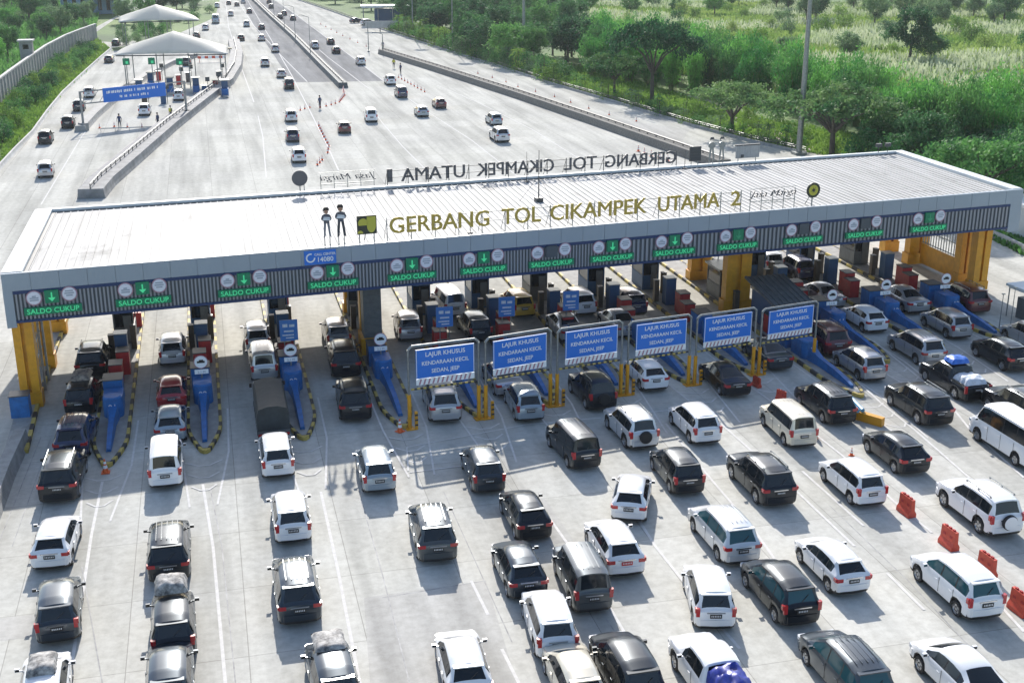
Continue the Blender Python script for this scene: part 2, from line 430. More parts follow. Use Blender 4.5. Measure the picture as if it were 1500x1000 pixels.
mb=MB(); ubox(mb,0,1.08,.26,D_G,7.2,8.24); ubox(mb,L_G-.88,L_G,.26,D_G,7.2,8.24); ubox(mb,1.083,L_G-.883,D_G-.38,D_G,7.2,8.24)
mb.build('parapet',M['parapet'],cn)
mb=MB(); ubox(mb,1.12,1.32,.3,D_G-.42,8.024,8.06); ubox(mb,1.33,L_G-1.0,D_G-.62,D_G-.42,8.024,8.07)
mb.build('gutter',M['steel_dark'],cn)
mb=MB()
for k in range(46):
    u0=k*L_G/46; ubox(mb,u0+.012,u0+L_G/46-.012,0,.24,7.2,ZT)
ubox(mb,0,.5,.01,.24,5.1,7.195); ubox(mb,L_G-1.0,L_G,.01,.24,5.1,7.195); ubox(mb,.02,L_G-.02,.04,.2,7.22,8.17)
mb.build('fascia',M['fascia'],cn)
mb=MB(); ubox(mb,.503,L_G-1.003,.0,.22,7.0,7.197); ubox(mb,.503,L_G-1.003,-.02,.22,5.35,5.5)
mb.build('trim',M['blue_dark'],cn)
mb=MB(); ubox(mb,.503,L_G-1.003,.10,.22,5.503,6.997)
k=.6
while k<L_G-1.2:
    wd=.10 if k<36 else .15
    ubox(mb,k,k+wd,.03,.10,5.506,6.994,1); k+=wd*2.1
mb.build('slatted_panel',[M['panel_dark'],M['panel_rib']],cn)
mb=MB(); ubox(mb,.3,L_G-.3,.25,D_G-.05,6.62,6.75)
for v in (1.4,6,10.5,15.2): ubox(mb,.35,L_G-.35,v,v+.35,6.1,6.618)
mb.build('soffit',M['soffit'],cn)
mb=MB()
for x,_ in ISL:
    u=(x+11.6)/math.cos(SK); ubox(mb,u-.2,u+.2,.5,D_G-1.2,5.65,6.09)
mb.build('beam',M['blue_dark'],cn)
mb=MB(); ubox(mb,0,.24,D_G*.02,D_G,6.0,7.197); ubox(mb,L_G-.24,L_G,.26,D_G,5.6,7.197); ubox(mb,.3,L_G-.3,D_G-.2,D_G-.02,6.76,7.197)
mb.build('side_fascia',M['fascia'],cn)
def column(x,y,w=1.0,d=.8):
    mb=MB()
    for s in (-1,1): mb.box((x+s*w*.29,y,3.05),(w*.40,d,6.1))
    mb.box((x,y,3.0),(w*.2,d*.5,6.0)); mb.box((x,y,.45),(w*1.12,d*1.15,.9))
    mb.box((x,y,6.3),(w*1.1,d*1.1,.4))
    mb.build('column',M['yellow'],cn)
for x,y,w in ((-11.0,70.9,1.1),(-10.9,77.6,1.0),(-10.8,84.6,.9),(9.3,77.2,1.1),(9.3,84.2,1.6),(35.9,78.3,1.9),(36.3,86.2,1.6),(55.6,78.4,1.2),(55.7,80.6,1.0),(55.7,87.0,1.8),(55.6,91.0,1.2)): column(x,y,w)
# side grille between the right end columns
mb=MB(); mb.box((55.7,83.8,1.0),(.15,5.0,1.6),mi=1)
for k in range(14): mb.box((55.7,81.5+k*.36,3.4),(.06,.06,3.1))
for z in (1.95,2.9,3.9,4.95): mb.box((55.7,83.8,z),(.07,4.9,.07))
mb.build('end_grille',[M['steel'],M['yellow']],cn)
mb=MB(); mb.box((-11.0,74.2,1.6),(.12,5.4,.08)); mb.box((-11.0,74.2,2.6),(.12,5.4,.08))
for k in range(9): mb.box((-11.0,71.8+k*.6,1.5),(.05,.05,3))
for v in (.35,.52): ubox(mb,1.0,1.12,v*10,v*10+.12,0,6)
mb.build('end_grille',M['steel'],cn)

# ------------------------------------------------------------------ lane signal sets on the slatted front
SX=[2.5,7.36,13.05,18.29,23.17,27.77,32.28,36.47,40.91,45.62,50.65,55.55,60.86]
ordw=['first','second','third','fourth','fifth','sixth','seventh','eighth','ninth','tenth','eleventh','twelfth','thirteenth']
dark={6,11,10}
for i,u in enumerate(SX):
    off=i in dark
    t=thing('lane_signal','lane signal with white discs and %s on the slatted front, %s from the left'%('unlit box' if off else 'green arrow',ordw[i]),'lane signal',U(u,-.03,6.6),SK,'lane signals along the canopy front')
    for s in (-1,1):
        mb=MB(); mb.lathe([(0,-.06),(.35,-.06),(.38,-.03),(.38,0),(0,0)],n=20)
        mb.v=[(x+s*.93,z,y+.12+(.08 if s>0 else 0)) for x,y,z in mb.v]
        d=mb.build('disc',M['disc'],t)
        mb=MB(); mb.lathe([(.38,-.05),(.43,-.05),(.43,0),(.38,0)],n=20); mb.v=[(x+s*.93,z,y+.12+(.08 if s>0 else 0)) for x,y,z in mb.v]
        mb.build('disc_rim',M['disc_rim'],d)
        mb=MB()
        for q,(w_,z_) in enumerate(((.42,.18),(.5,.05),(.34,-.08)) if s>0 else ((.2,.1),(.46,0),(.46,-.12))): mb.box((s*.93,-.072,z_+.12+(.08 if s>0 else 0)),(w_,.02,.07))
        mb.build('lettering',M['disc_txt'],d)
    mb=MB(); mb.box((0,-.06,.15),(.74,.14,.72)); p=mb.build('arrow_box',M['green_board'] if not off else M['panel_dark'],t)
    mb=MB(); mb.box((0,-.142,.22),(.08,.02,.36)); mb.add([(-.2,-.15,.1),(.2,-.15,.1),(0,-.15,-.12),(-.2,-.13,.1),(.2,-.13,.1),(0,-.13,-.12)],[(0,2,1),(3,4,5),(0,1,4,3),(1,2,5,4),(2,0,3,5)])
    if not off: mb.build('arrow',M['green_txt'] if i<9 else M['green_txt_dim'],p)
    mb=MB(); mb.box((0,-.06,-.62),(3.05,.14,.42)); p=mb.build('message_board',M['green_board'],t)
    text('SALDO CUKUP',p,(0,-.15,-.75),size=.40,ext=.01,bold=.004,mat=M['green_txt'],wid=1.02)
# blue telephone sign
t=thing('call_centre_sign','small blue telephone number sign fixed on the canopy fascia below two figure boards','sign',U(17.6,-.04,7.65),SK)
mb=MB(); mb.box((0,0,0),(1.9,.06,.84)); mb.build('panel',M['blue_sign'],t)
text('CALL CENTER',t,(.28,-.05,.12),size=.20,ext=.01,bold=.004,mat=M['sign_white'])
text('14080',t,(.28,-.05,-.26),size=.40,ext=.01,bold=.004,mat=M['sign_white'])
mb=MB(); mb.lathe([(.20,-.01),(.28,-.01),(.28,.01),(.20,.01)],n=20); mb.v=[(x-.58,-.045+z,y) for x,y,z in mb.v if True]
mb.f=[f for f in mb.f if not all(mb.v[q][0]>-.52 and mb.v[q][2]>-.02 for q in f)]; mb.m=[0]*len(mb.f)
mb.build('handset',M['sign_white'],t)

# ------------------------------------------------------------------ standing signs on the roof
def frame(mb,u0,u1,z0,z1,n):
    for k in range(n):
        u=u0+(u1-u0)*k/(n-1); mb.box((u,.08,(z0+z1)/2),(.05,.05,z1-z0)); mb.tube((u,.08,z1*.9+z0*.1),(u,.9,z0),.02,4)
    mb.box(((u0+u1)/2,.06,z0+(z1-z0)*.55),(u1-u0,.04,.04)); mb.box(((u0+u1)/2,.06,z1-.12),(u1-u0,.04,.04))
def roof_text(name,label,words,v,z,h,m,mirror=False,fr=None):
    u0=fr[0]; t=thing(name,label,'roof sign',U(u0,v,8.08),SK)
    mb=MB(); frame(mb,0,fr[1]-u0,0,z+h-8.08,int((fr[1]-u0)/1.6)+2); mb.build('support_frame',M['steel_dark'] if mirror else M['steel'],t)
    for s,(a,bb) in words:
        me=text_mesh(s,size=h/.70,ext=.05,bold=.0,mat=m,bev=.016)
        xs=[q.co.x for q in me.vertices]; wd=max(xs)-min(xs)
        o=obj('lettering',me,t); k=abs(bb-a)/wd
        o.rotation_euler=(math.pi/2,0,math.pi if mirror else 0); o.scale=(k,1,1)
        o.location=((a+bb)/2-u0,-.02 if not mirror else .14,z-8.08)
    return t
roof_text('roof_sign','gold roof lettering reading GERBANG TOL CIKAMPEK UTAMA 2 along the front roof edge',
 [('GERBANG',(21.95,28.3)),('TOL',(29.1,31.7)),('CIKAMPEK',(32.3,39.0)),('UTAMA',(39.8,44.3)),('2',(45.2,45.9))],.5,8.62,.98,M['gold'],fr=(21.8,46.0))
roof_text('roof_sign','dark back-to-front roof lettering reading GERBANG TOL CIKAMPEK UTAMA 1 along the rear edge',
 [('1',(24.25,24.6)),('UTAMA',(25.3,30.2)),('CIKAMPEK',(31.1,37.3)),('TOL',(38.1,40.8)),('GERBANG',(41.5,47.6))],16.3,8.5,.95,M['letter_back'],True,fr=(24.2,47.6))
def script(name,label,u0,u1,v,z,mirror,m):
    t=thing(name,label,'roof sign',U((u0+u1)/2,v,8.08),SK)
    me=text_mesh('Jasa Marga',size=1.0,ext=.03,bold=.0,mat=m,shear=.35); xs=[q.co.x for q in me.vertices]
    o=obj('lettering',me,t,(0,0,z-8.08)); o.rotation_euler=(math.pi/2,0,math.pi if mirror else 0); o.scale=((u1-u0)/(max(xs)-min(xs)),.62,1)
    mb=MB(); w_=u1-u0
    mb.box((0,0,z-8.08-.28),(w_*.95,.04,.05)); mb.box((.1,0,z-8.08-.42),(w_*.5,.04,.04))
    for k in range(5): mb.box((-w_/2+.1+k*(w_-.2)/4,.06,(z-8.08)/2+.2),(.04,.04,z-8.08+.5))
    mb.box((0,.06,z-8.08+.55),(w_,.03,.03))
    mb.build('support_frame',M['steel'],t)
script('script_sign','thin dark script lettering on rails right of the gold 2 on the roof',46.6,50.2,.5,9.05,False,M['letter_back'])
script('script_sign','thin dark back-to-front script lettering between round disc and numeral 1 on the rear edge',19.2,23.3,16.3,8.95,True,M['letter_back'])
t=thing('square_emblem','olive yellow and black square emblem board standing left of gold roof lettering','emblem',U(20.55,.5,8.08),SK)
mb=MB(); mb.box((0,0,1.18),(1.2,.08,1.14)); mb.build('board',M['logo_black'],t)
def petal(cx,cz,rx,rz_,a0,a1,extra=()):
    pts=[(cx+rx*math.cos(R(a0+(a1-a0)*k/14)),cz+rz_*math.sin(R(a0+(a1-a0)*k/14))) for k in range(15)]+list(extra)
    mb=MB(); n=len(pts); mb.add([(x,-.07,z) for x,z in pts]+[(x,-.04,z) for x,z in pts],[tuple(range(n)),tuple(reversed(range(n,2*n)))]+[(k,n+k,n+(k+1)%n,(k+1)%n) for k in range(n)]); return mb
petal(.27,1.12,.27,.42,180,360,((.54,1.68),(0,1.68))).build('emblem_shape',M['logo_yellow'],t)
petal(-.24,1.3,.30,.28,-30,210).build('emblem_shape',M['logo_yellow'],t)
petal(-.42,.68,.17,.17,0,180).build('emblem_shape',M['logo_yellow'],t)
mb=MB(); mb.box((-.45,.1,.3),(.06,.06,.6)); mb.box((.45,.1,.3),(.06,.06,.6)); mb.tube((0,.06,.9),(0,.9,0),.03,6); mb.build('leg',M['steel'],t)
t=thing('round_emblem','round olive emblem with dark ring and star centre near the right of the roof front','emblem',U(51.5,.5,8.08),SK)
def disc(r0,r1,y,m,nm,n=32):
    mb=MB(); mb.lathe([(r0,-.03),(r1,-.03),(r1,.03),(r0,.03)] if r0 else [(0,-.03),(r1,-.03),(r1,.03),(0,.03)],n=n)
    mb.v=[(x,z+y,yy+1.15) for x,yy,z in mb.v]; return mb.build(nm,m,t)
disc(.36,.52,0,M['logo_black'],'ring'); disc(0,.36,.0,M['logo_yellow'],'face')
mb=MB()
for k in range(7):
    a=2*math.pi*k/7; c_=Vector((math.cos(a),0,math.sin(a))); s_=Vector((-c_.z,0,c_.x))
    mb.add([Vector((0,-.045,1.15))+s_*.035,Vector((0,-.045,1.15))-s_*.035,Vector((0,-.045,1.15))+c_*.27],[(0,1,2)])
mb.lathe([(0,-.01),(.1,-.01),(.1,.01)],n=12); mb.v=mb.v[:21]+[(x,z-.045,y+1.15) for x,y,z in mb.v[21:]]
mb.build('star',M['logo_black'],t)
mb=MB(); mb.box((0,.08,.5),(.07,.07,1.0)); mb.tube((0,.06,1.1),(0,.9,0),.03,6); mb.build('leg',M['steel'],t)
t=thing('round_emblem','dark back of a round emblem at the left end of the rear roof sign','emblem',U(17.8,16.3,8.08),SK)
disc(0,.56,0,M['letter_back'],'face'); mb=MB(); mb.box((0,.08,.4),(.07,.07,.8)); mb.box((.3,.08,.35),(.05,.05,.7)); mb.build('leg',M['steel'],t)
t=thing('rear_board','dark square board seen from behind on the rear roof edge beside lettering','board',U(49.2,16.3,8.08),SK)
mb=MB(); mb.box((0,0,1.05),(1.0,.1,1.15)); 
for k in range(5): mb.box((0,-.08,.58+k*.23),(.98,.04,.04))
mb.build('board',M['steel_dark'],t); mb=MB(); mb.box((-.3,.05,.25),(.05,.05,.5)); mb.box((.3,.05,.25),(.05,.05,.5)); mb.build('leg',M['steel'],t)
t=thing('rear_board','wide pale grey board seen from behind at the right of the rear roof edge','board',U(53.9,16.3,8.08),SK)
mb=MB(); mb.box((0,0,.95),(2.1,.12,1.0)); mb.box((0,0,1.5),(2.2,.2,.1),mi=1); mb.box((-.5,-.08,.62),(.25,.05,.25),mi=1)
for k in range(9): mb.box((-.96+k*.24,-.08,.95),(.03,.03,.95))
mb.build('board',[M['concrete_light'],M['steel_dark']],t)
mb=MB(); mb.box((-.8,.05,.25),(.05,.05,.5)); mb.box((.8,.05,.25),(.05,.05,.5)); mb.build('leg',M['steel'],t)
M['uniform_dark']=mat('uniform_dark',(.09,.095,.115),.6)
# flat figure boards of gate officers
def figure_board(loc,label,back,h,fem):
    t=thing('figure_board',label,'figure board',loc,SK,'flat officer figure boards on the roof')
    s=h/2.0
    def cut(nm,polys,m,y=0,th=.06):
        mb=MB()
        for pts in polys:
            n=len(pts); a=sum(pts[i][0]*pts[(i+1)%n][1]-pts[(i+1)%n][0]*pts[i][1] for i in range(n))
            if a<0: pts=pts[::-1]
            vs=[(x*s,y-th/2,z*s) for x,z in pts]+[(x*s,y+th/2,z*s) for x,z in pts]
            mb.add(vs,[tuple(range(n)),tuple(reversed(range(n,2*n)))]+[(i,n+i,n+(i+1)%n,(i+1)%n) for i in range(n)])
        return mb.build(nm,m,t)
    u_=M['steel'] if back else M['uniform_dark']; tr=M['steel'] if back else (M['uniform'] if fem else M['trousers'])
    lw=.09 if fem else .12
    cut('legs',[[(-.16,.95),(-.02,.95),(-.07,.45),(-.10,.08),(-.24,.0),(-.10-lw,.1),(-.10-lw,.45)],[(.02,.95),(.18,.95),(.12+lw,.45),(.16+lw,.1),(.30,.0),(.14,.08),(.10,.45)]],tr)
    cut('torso',[[(-.18,.90),(.18,.90),(.17,1.05),(.30,1.10),(.33,1.22),(.25,1.42),(.10,1.50),(-.10,1.50),(-.25,1.42),(-.33,1.22),(-.30,1.10),(-.17,1.05)]],u_,-.005)
    if not back:
        cut('folded_arms',[[(-.26,1.13),(.20,1.09),(.26,1.17),(-.18,1.25)],[(-.2,1.28),(.24,1.2),(.2,1.28),(-.16,1.33)]],M['sign_white'],-.05,.03)
        cut('face',[[(-.12,1.56),(.0,1.49),(.12,1.56),(.13,1.70),(.0,1.76),(-.13,1.70)]],M['skin'],-.01)
    cut('cap',[[(-.17,1.66),(-.13,1.72),(.13,1.72),(.17,1.66),(.18,1.80),(.10,1.92),(-.10,1.92),(-.18,1.80)]+([(-.19,1.55)] if fem else [])],M['hair'] if not back else M['steel_dark'],.004,.072)
    mb=MB()
    for x in (-.15,.18): mb.box((x*s,.06,-.0),(.05,.04,1.2*s)); mb.box((x*s,.06,-.45),(.07,.06,.1))
    mb.build('prop',M['steel'],t)
figure_board(U(18.1,.2,8.75),'slimmer grey uniformed officer figure board, left of the front pair',False,1.9,True)
figure_board(U(18.95,.2,8.72),'taller officer figure board with dark trousers, right of the front pair',False,2.05,False)
figure_board(U(50.65,16.3,8.5),'grey back of a figure board, left one of the rear pair',True,1.95,False)
figure_board(U(51.55,16.3,8.5),'grey back of a figure board, right one of the rear pair beside pale board',True,1.95,True)
t=thing('lightning_mast','thin steel mast with cross arms standing on the middle of the roof','mast',U(33.8,8.5,8.02),SK)
mb=MB(); mb.tube((0,0,0),(0,0,3.6),.05,6,.02); mb.tube((-.5,0,2.3),(.5,0,2.3),.02,4); mb.tube((-.3,0,2.8),(.3,0,2.8),.02,4)
for s in (-1,1): mb.tube((0,0,1.8),(s*1.2,.6,0),.012,4)
mb.build('pole',M['steel_dark'],t); mb=MB(); mb.box((0,0,.15),(.5,.5,.3)); mb.build('base',M['steel_dark'],t)
for k,(u,v,z,lb) in enumerate(((34.7,15.2,8.02,'thin whip antenna standing on the roof near the rear edge'),(48.2,16.0,8.02,'pinkish steel pole at the right end of the rear lettering'),(27.2,1.2,8.02,'thin pole standing behind the gold lettering'))):
    mb=MB(); mb.tube((0,0,0),(0,0,(2.3,1.5,1.2)[k]),.03,6,.012); mb.box((0,0,.05),(.3,.3,.1)); tag(mb.build('roof_pole',M['steel_dark'],None,loc=U(u,v,z)),lb,'pole')
for k in range(2):
    t=thing('floodlight','small floodlight on the rear right roof corner, %s of two'%('left' if k==0 else 'right'),'floodlight',U(66.3+k*.9,16.2,8.24),SK,'corner floodlights')
    mb=MB(); mb.tube((0,0,0),(0,0,.5),.03,6); mb.build('post',M['steel_dark'],t)
    mb=MB(); mb.box((0,0,.6),(.5,.25,.3)); mb.build('lamp_head',M['steel_dark'],t)

# ------------------------------------------------------------------ islands and what stands on them
YB=MB
def island(i,x,y0,y1,w=1.9):
    isl=thing('toll_island','toll island with yellow and black striped kerb, %s from the left end of the gate'%ordw[i],'toll island',(x,y0,0),0,'toll islands')
    h=.22
    def wid(y): 
        t=min(1,max(0,(y-.0)/3.6)); return .28+ (w/2-.28)*math.sin(t*math.pi/2)
    ys=[0,.3,.7,1.2,1.8,2.4,3.0,3.6]; ln=y1-y0
    while ys[-1]<ln-1: ys.append(ys[-1]+.9)
    inner=[(-wid(y)+.16,y+.15) for y in ys]; inner2=[(wid(y)-.16,y+.15) for y in ys]
    mb=MB(); mb.prism([(q[0],q[1]) for q in inner2]+[(q[0],q[1]) for q in reversed(inner)],0,h-.03); mb.build('deck',M['concrete_wall'],isl)
    mb=MB(); mk=0
    for s in (-1,1):
        for a in range(len(ys)-1):
            y_a,y_b=ys[a],ys[a+1]; xa,xb=s*wid(y_a),s*wid(y_b); xa2,xb2=s*(wid(y_a)-.17),s*(wid(y_b)-.17)
            pts=[(xa,y_a),(xb,y_b),(xb2,y_b+.0),(xa2,y_a)]
            mb.prism(pts,0,h,mi=(a+(s>0))%2)
    mb.prism([(-.28,0),(-.1,-.25),(.1,-.25),(.28,0),(.11,.02),(-.11,.02)],0,h,mi=0)
    mb.build('kerb',[M['yellow2'],M['kerb_black']],isl)
rnd=random.Random(5)
def cushion(i,x,y0,cfg):
    c=thing('crash_cushion','blue crash cushion with long ramp nose on the %s toll island from the left'%ordw[i],'crash cushion',(x,y0,.2),0,'blue crash cushions on the toll islands')
    a,bq=cfg
    mb=MB(); vs=[]
    for y,wd,hh in ((a,.26,.16),(a+.6,.30,.28),(a+2.0,.36,.46),(bq-1.4,.38,.54),(bq-.2,.66,.76)):
        vs.append([(-wd/2,y,0),(-wd/2*.8,y,hh),(wd/2*.8,y,hh),(wd/2,y,0)])
    flat=[p for r in vs for p in r]; fs=[]
    for r in range(4):
        for k in range(3): fs.append((r*4+k,r*4+k+1,(r+1)*4+k+1,(r+1)*4+k))
    fs += [(3,2,1,0),(16,17,18,19)]
    mb.add(flat,fs); mb.build('nose',M['blue'],c,smooth=30)
    mb=MB(); pr=[(.0,1.18),(.44,1.18),(.53,1.10),(.55,.8),(.55,.0)]
    mb.lathe(list(reversed(pr)),(0,bq+.35,0),18); mb.box((0,bq+1.1,.55),(1.05,1.3,1.1)); mb.build('drum',M['blue'],c,smooth=40)
    me=text('%02d'%(i+1),c,(0,bq-.24,.5),size=.5,ext=.01,bold=.003,mat=M['tarp_white']); 
def round_sign(i,x,y,z=2.1):
    s=thing('lane_limit_sign','round white sign with black symbol over white plate on the %s island from the left'%ordw[i],'sign',(x,y,.2),0,'round lane limit signs')
    mb=MB(); mb.tube((0,.06,0),(0,.06,z+.3),.05,8); mb.build('post',M['steel'],s)
    def dsc(r0,r1,yy,m,nm,cx=0,cz=z):
        mb=MB(); mb.lathe([(r0,-.015),(r1,-.015),(r1,.015),(r0,.015)],n=24); mb.v=[(a+cx,c_+yy,b_+cz) for a,b_,c_ in mb.v]; return mb.build(nm,m,s)
    d=dsc(0,.36,0,M['sign_white'],'disc'); dsc(.36,.40,0,M['disc_rim'],'rim')
    mb=MB(); mb.box((0,-.02,z),(.44,.02,.12)); mb.box((0.02,-.02,z+.09),(.24,.02,.09)); mb.build('symbol',M['black'],d)
    mb=MB(); mb.box((0,0,z-.60),(.78,.04,.26)); p=mb.build('plate',M['sign_white'],s)
    text('2,1 M',p,(0,-.03,z-.68),size=.2,ext=.005,mat=M['disc_txt'])
def cabinet(i,x,y,w,d,h,m,lb,nm='cabinet',g='cabinets on the islands'):
    c=thing(nm,lb,nm.replace('_',' '),(x,y,.2),0,g)
    mb=MB(); mb.box((0,0,h/2),(w,d,h)); mb.build('body',m,c)
    mb=MB(); mb.box((0,-d/2-.012,h*.55),(w*.8,.02,h*.7)); mb.box((w*.28,-d/2-.03,h*.5),(.03,.03,.12)); mb.build('door',m,c)
    mb=MB(); mb.box((0,0,h+.03),(w*1.08,d*1.06,.06)); mb.build('lid',M['steel_dark'] if m is not M['booth'] else M['steel'],c)
    return c
def booth(i,x,y):
    c=thing('toll_booth','dark toll collector booth with pale roof on the %s island from the left'%ordw[i],'toll booth',(x,y,.2),0,'toll booths')
    mb=MB(); mb.box((0,0,.55),(1.3,2.4,1.1)); 
    for sx in (-1,1):
        for sy in (-1,1): mb.box((sx*.61,sy*1.15,1.65),(.08,.1,1.1))
    mb.box((0,0,2.2),(1.3,2.4,.12)); mb.build('wall',M['booth'] if i%3 else M['booth_grey'],c)
    mb=MB(); 
    for s in (-1,1): mb.box((s*.6,0,1.62),(.03,2.18,1.02)); mb.box((0,s*1.13,1.62),(1.12,.03,1.02))
    mb.build('window',M['glass'],c)
    mb=MB(); mb.box((0,0,2.33),(1.6,2.8,.14)); mb.build('roof',M['steel'],c)
    mb=MB(); mb.box((.25,-1.22,1.0),(.5,.05,1.8)); mb.build('door',M['booth_grey'],c)
def barrier(i,x,y):
    c=thing('boom_barrier','red and white lifted boom barrier on the %s island from the left'%ordw[i],'barrier',(x,y,.2),0,'boom barriers')
    mb=MB(); mb.box((0,0,.5),(.36,.36,1.0)); mb.build('housing',M['red'],c)
    mb=MB()
    for k in range(6): mb.box((-.05,0.02,1.05+k*.38),(.09,.05,.36),mi=k%2)
    mb.build('arm',[M['red'],M['sign_white']],c)
NOSE=[(1.4,6.3),(.9,6.6),(.9,7.0),(1.2,7.4),(.9,5.8),(.9,5.6),(.8,5.5),(.8,5.3),(.9,5.2),(1.0,6.3),(1.0,6.2),(1.0,6.0),(1.0,6.0)]
for i,(x,y) in enumerate(ISL):
    ye=93+x*.1
    island(i,x,y,ye)
    cushion(i,x,y,NOSE[i])
    a,bq=NOSE[i]
    ys=y+bq+1.2
    if i in (1,2,3,9,10,11,12): round_sign(i,x,ys+ .1)
    cabinet(i,x-.1,ys+1.7,1.05,1.2,1.35,M['blue'],'blue box cabinet behind the crash cushion on the %s island from the left'%ordw[i],'cabinet','blue cabinets on the islands')
    for q in range(2):
        cabinet(i,x+(-.12,.22)[q],ys+4.4+q*1.7+rnd.uniform(-.2,.3),.75,1.0,1.25+.2*q,M['red'],'dark red cabinet, %s of two on the %s island from the left'%(('front','rear')[q],ordw[i]),'cabinet','red cabinets on the islands')
    if i!=9: cabinet(i,x+.05,ys+8.2,.75,.8,1.95,M['booth'],'tall dark blue payment machine on the %s island from the left'%ordw[i],'payment_machine','payment machines')
    for s in (-1,1):
        cabinet(i,x+s*.62,ys+10.0+s*.9,.34,.4,1.55,M['booth_brown'],'slim brown detector pillar, %s edge of the %s island from the left'%(('left','right')[s>0],ordw[i]),'detector_pillar','detector pillars')
    booth(i,x,ys+13.2)
    barrier(i,x+.75,ys+15.6)
    if i in (2,4,5,6):
        t=thing('lane_board','small light blue notice board on two posts on the %s island from the left'%ordw[i],'notice board',(x+.15,(73.6,0,74.0,75.2,75.5)[i-2],.2),0,'small blue notice boards')
        mb=MB(); mb.box((0,0,2.3),(1.1,.06,1.35)); pn=mb.build('panel',M['blue_sign2'],t)
        mb=MB()
        for xx,zz,ww,hh in ((-.22,2.62,.3,.2),(.2,2.6,.32,.16),(0,2.25,.6,.1),(-.05,2.0,.7,.08),(.05,1.82,.5,.07)): mb.box((xx,-.04,zz),(ww,.015,hh))
        mb.build('lettering',M['tarp_white'],pn)
        mb=MB(); mb.tube((-.3,.05,0),(-.3,.05,2.9),.035,6); mb.build('post',M['steel'],t); mb=MB(); mb.tube((.3,.05,0),(.3,.05,2.9),.035,6); mb.build('post',M['steel'],t)
# big grey switch house on the fourth island, pale canopy shed on the tenth
t=thing('switch_house','tall charcoal switch cabinet on a yellow plinth beside the middle left column','switch house',(9.3,75.2,.2))
mb=MB(); mb.box((0,0,2.9),(1.15,1.4,3.6)); 
for k in range(7): mb.box((0,-.715,1.4+k*.5+.0),(1.08,.03,.05))
mb.build('body',M['booth_grey'],t); mb=MB(); mb.box((0,0,.55),(1.6,1.7,1.1)); mb.build('plinth',M['yellow'],t)
t=thing('service_shed','low shed with dark ribbed roof left of the right hand lanes','shed',(37.0,73.3,.2))
mb=MB(); mb.add([(-1.6,-2.6,2.2),(1.4,-2.6,2.2),(1.4,2.6,3.0),(-1.6,2.6,3.0),(-1.6,-2.6,2.1),(1.4,-2.6,2.1),(1.4,2.6,2.9),(-1.6,2.6,2.9)],[(0,1,2,3),(7,6,5,4),(0,4,5,1),(1,5,6,2),(2,6,7,3),(3,7,4,0)])
for k in range(8): mb.tube((-1.5+k*.4,-2.6,2.23),(-1.5+k*.4,2.6,3.03),.04,4)
mb.build('roof',M['booth_grey'],t)
mb=MB(); mb.box((0,.2,1.1),(2.2,4.2,2.1)); mb.build('wall',M['booth'],t)
# left end kerb, blue box and jersey wall
isl=thing('toll_island','narrow kerbed strip carrying the left end columns of the gate','toll island',(0,0,0),0,'toll islands')
pth=[G(36,664),G(52,600),G(70,540),G(101,455),G(110,420)]
mb=MB(); mb.strip([(-1.0,0),(-1.0,.2),(-.02,.2),(-.02,0)],[(p.x,p.y) for p in pth]); mb.build('deck',M['concrete_wall'],isl)
mb=MB()
for a in range(len(pth)-1):
    n=int((pth[a+1]-pth[a]).length/.9)
    for q in range(n):
        p0=pth[a].lerp(pth[a+1],q/n); p1=pth[a].lerp(pth[a+1],(q+1)/n); mb.strip([(0,0),(0,.24),(.2,.24),(.2,0)],[(p0.x,p0.y),(p1.x,p1.y)],mi=q%2)
mb.build('kerb',[M['yellow2'],M['kerb_black']],isl)
cabinet(0,G(37,600).x,G(37,612).y,1.0,.9,1.25,M['blue'],'blue box standing at the foot of the leftmost yellow column','cabinet','blue cabinets on the islands')
def wall_path(name,label,px,w,h,m,cat='barrier',rail=None,top=None,z0=0):
    P=[G(*p) if not isinstance(p,Vector) else p for p in px]
    t=thing(name,label,cat,(0,0,0)); mb=MB(); mb.strip([(-w/2-.12,z0),(-w/2-.02,h*.35),(-w/2+.05,h),(w/2-.05,h),(w/2+.02,h*.35),(w/2+.12,z0)],[(p.x,p.y) for p in P]); mb.build('wall',m,t)
    if rail:
        mb=MB()
        for a in range(len(P)-1):
            n=max(1,int((P[a+1]-P[a]).length/2.2))
            for q in range(n):
                p=P[a].lerp(P[a+1],q/n); mb.box((p.x,p.y,h+rail/2),(.1,.1,rail))
            for z in (h+rail,h+rail*.55): mb.tube((P[a].x,P[a].y,z),(P[a+1].x,P[a+1].y,z),.05,5)
        mb.build('railing',M['steel_dark'],t)
    return t
wall_path('jersey_barrier','low grey concrete barrier running out from the left column towards the corner',[(-60,860),(-20,775),(8,700),(32,648)],.7,.8,M['concrete_wall'])

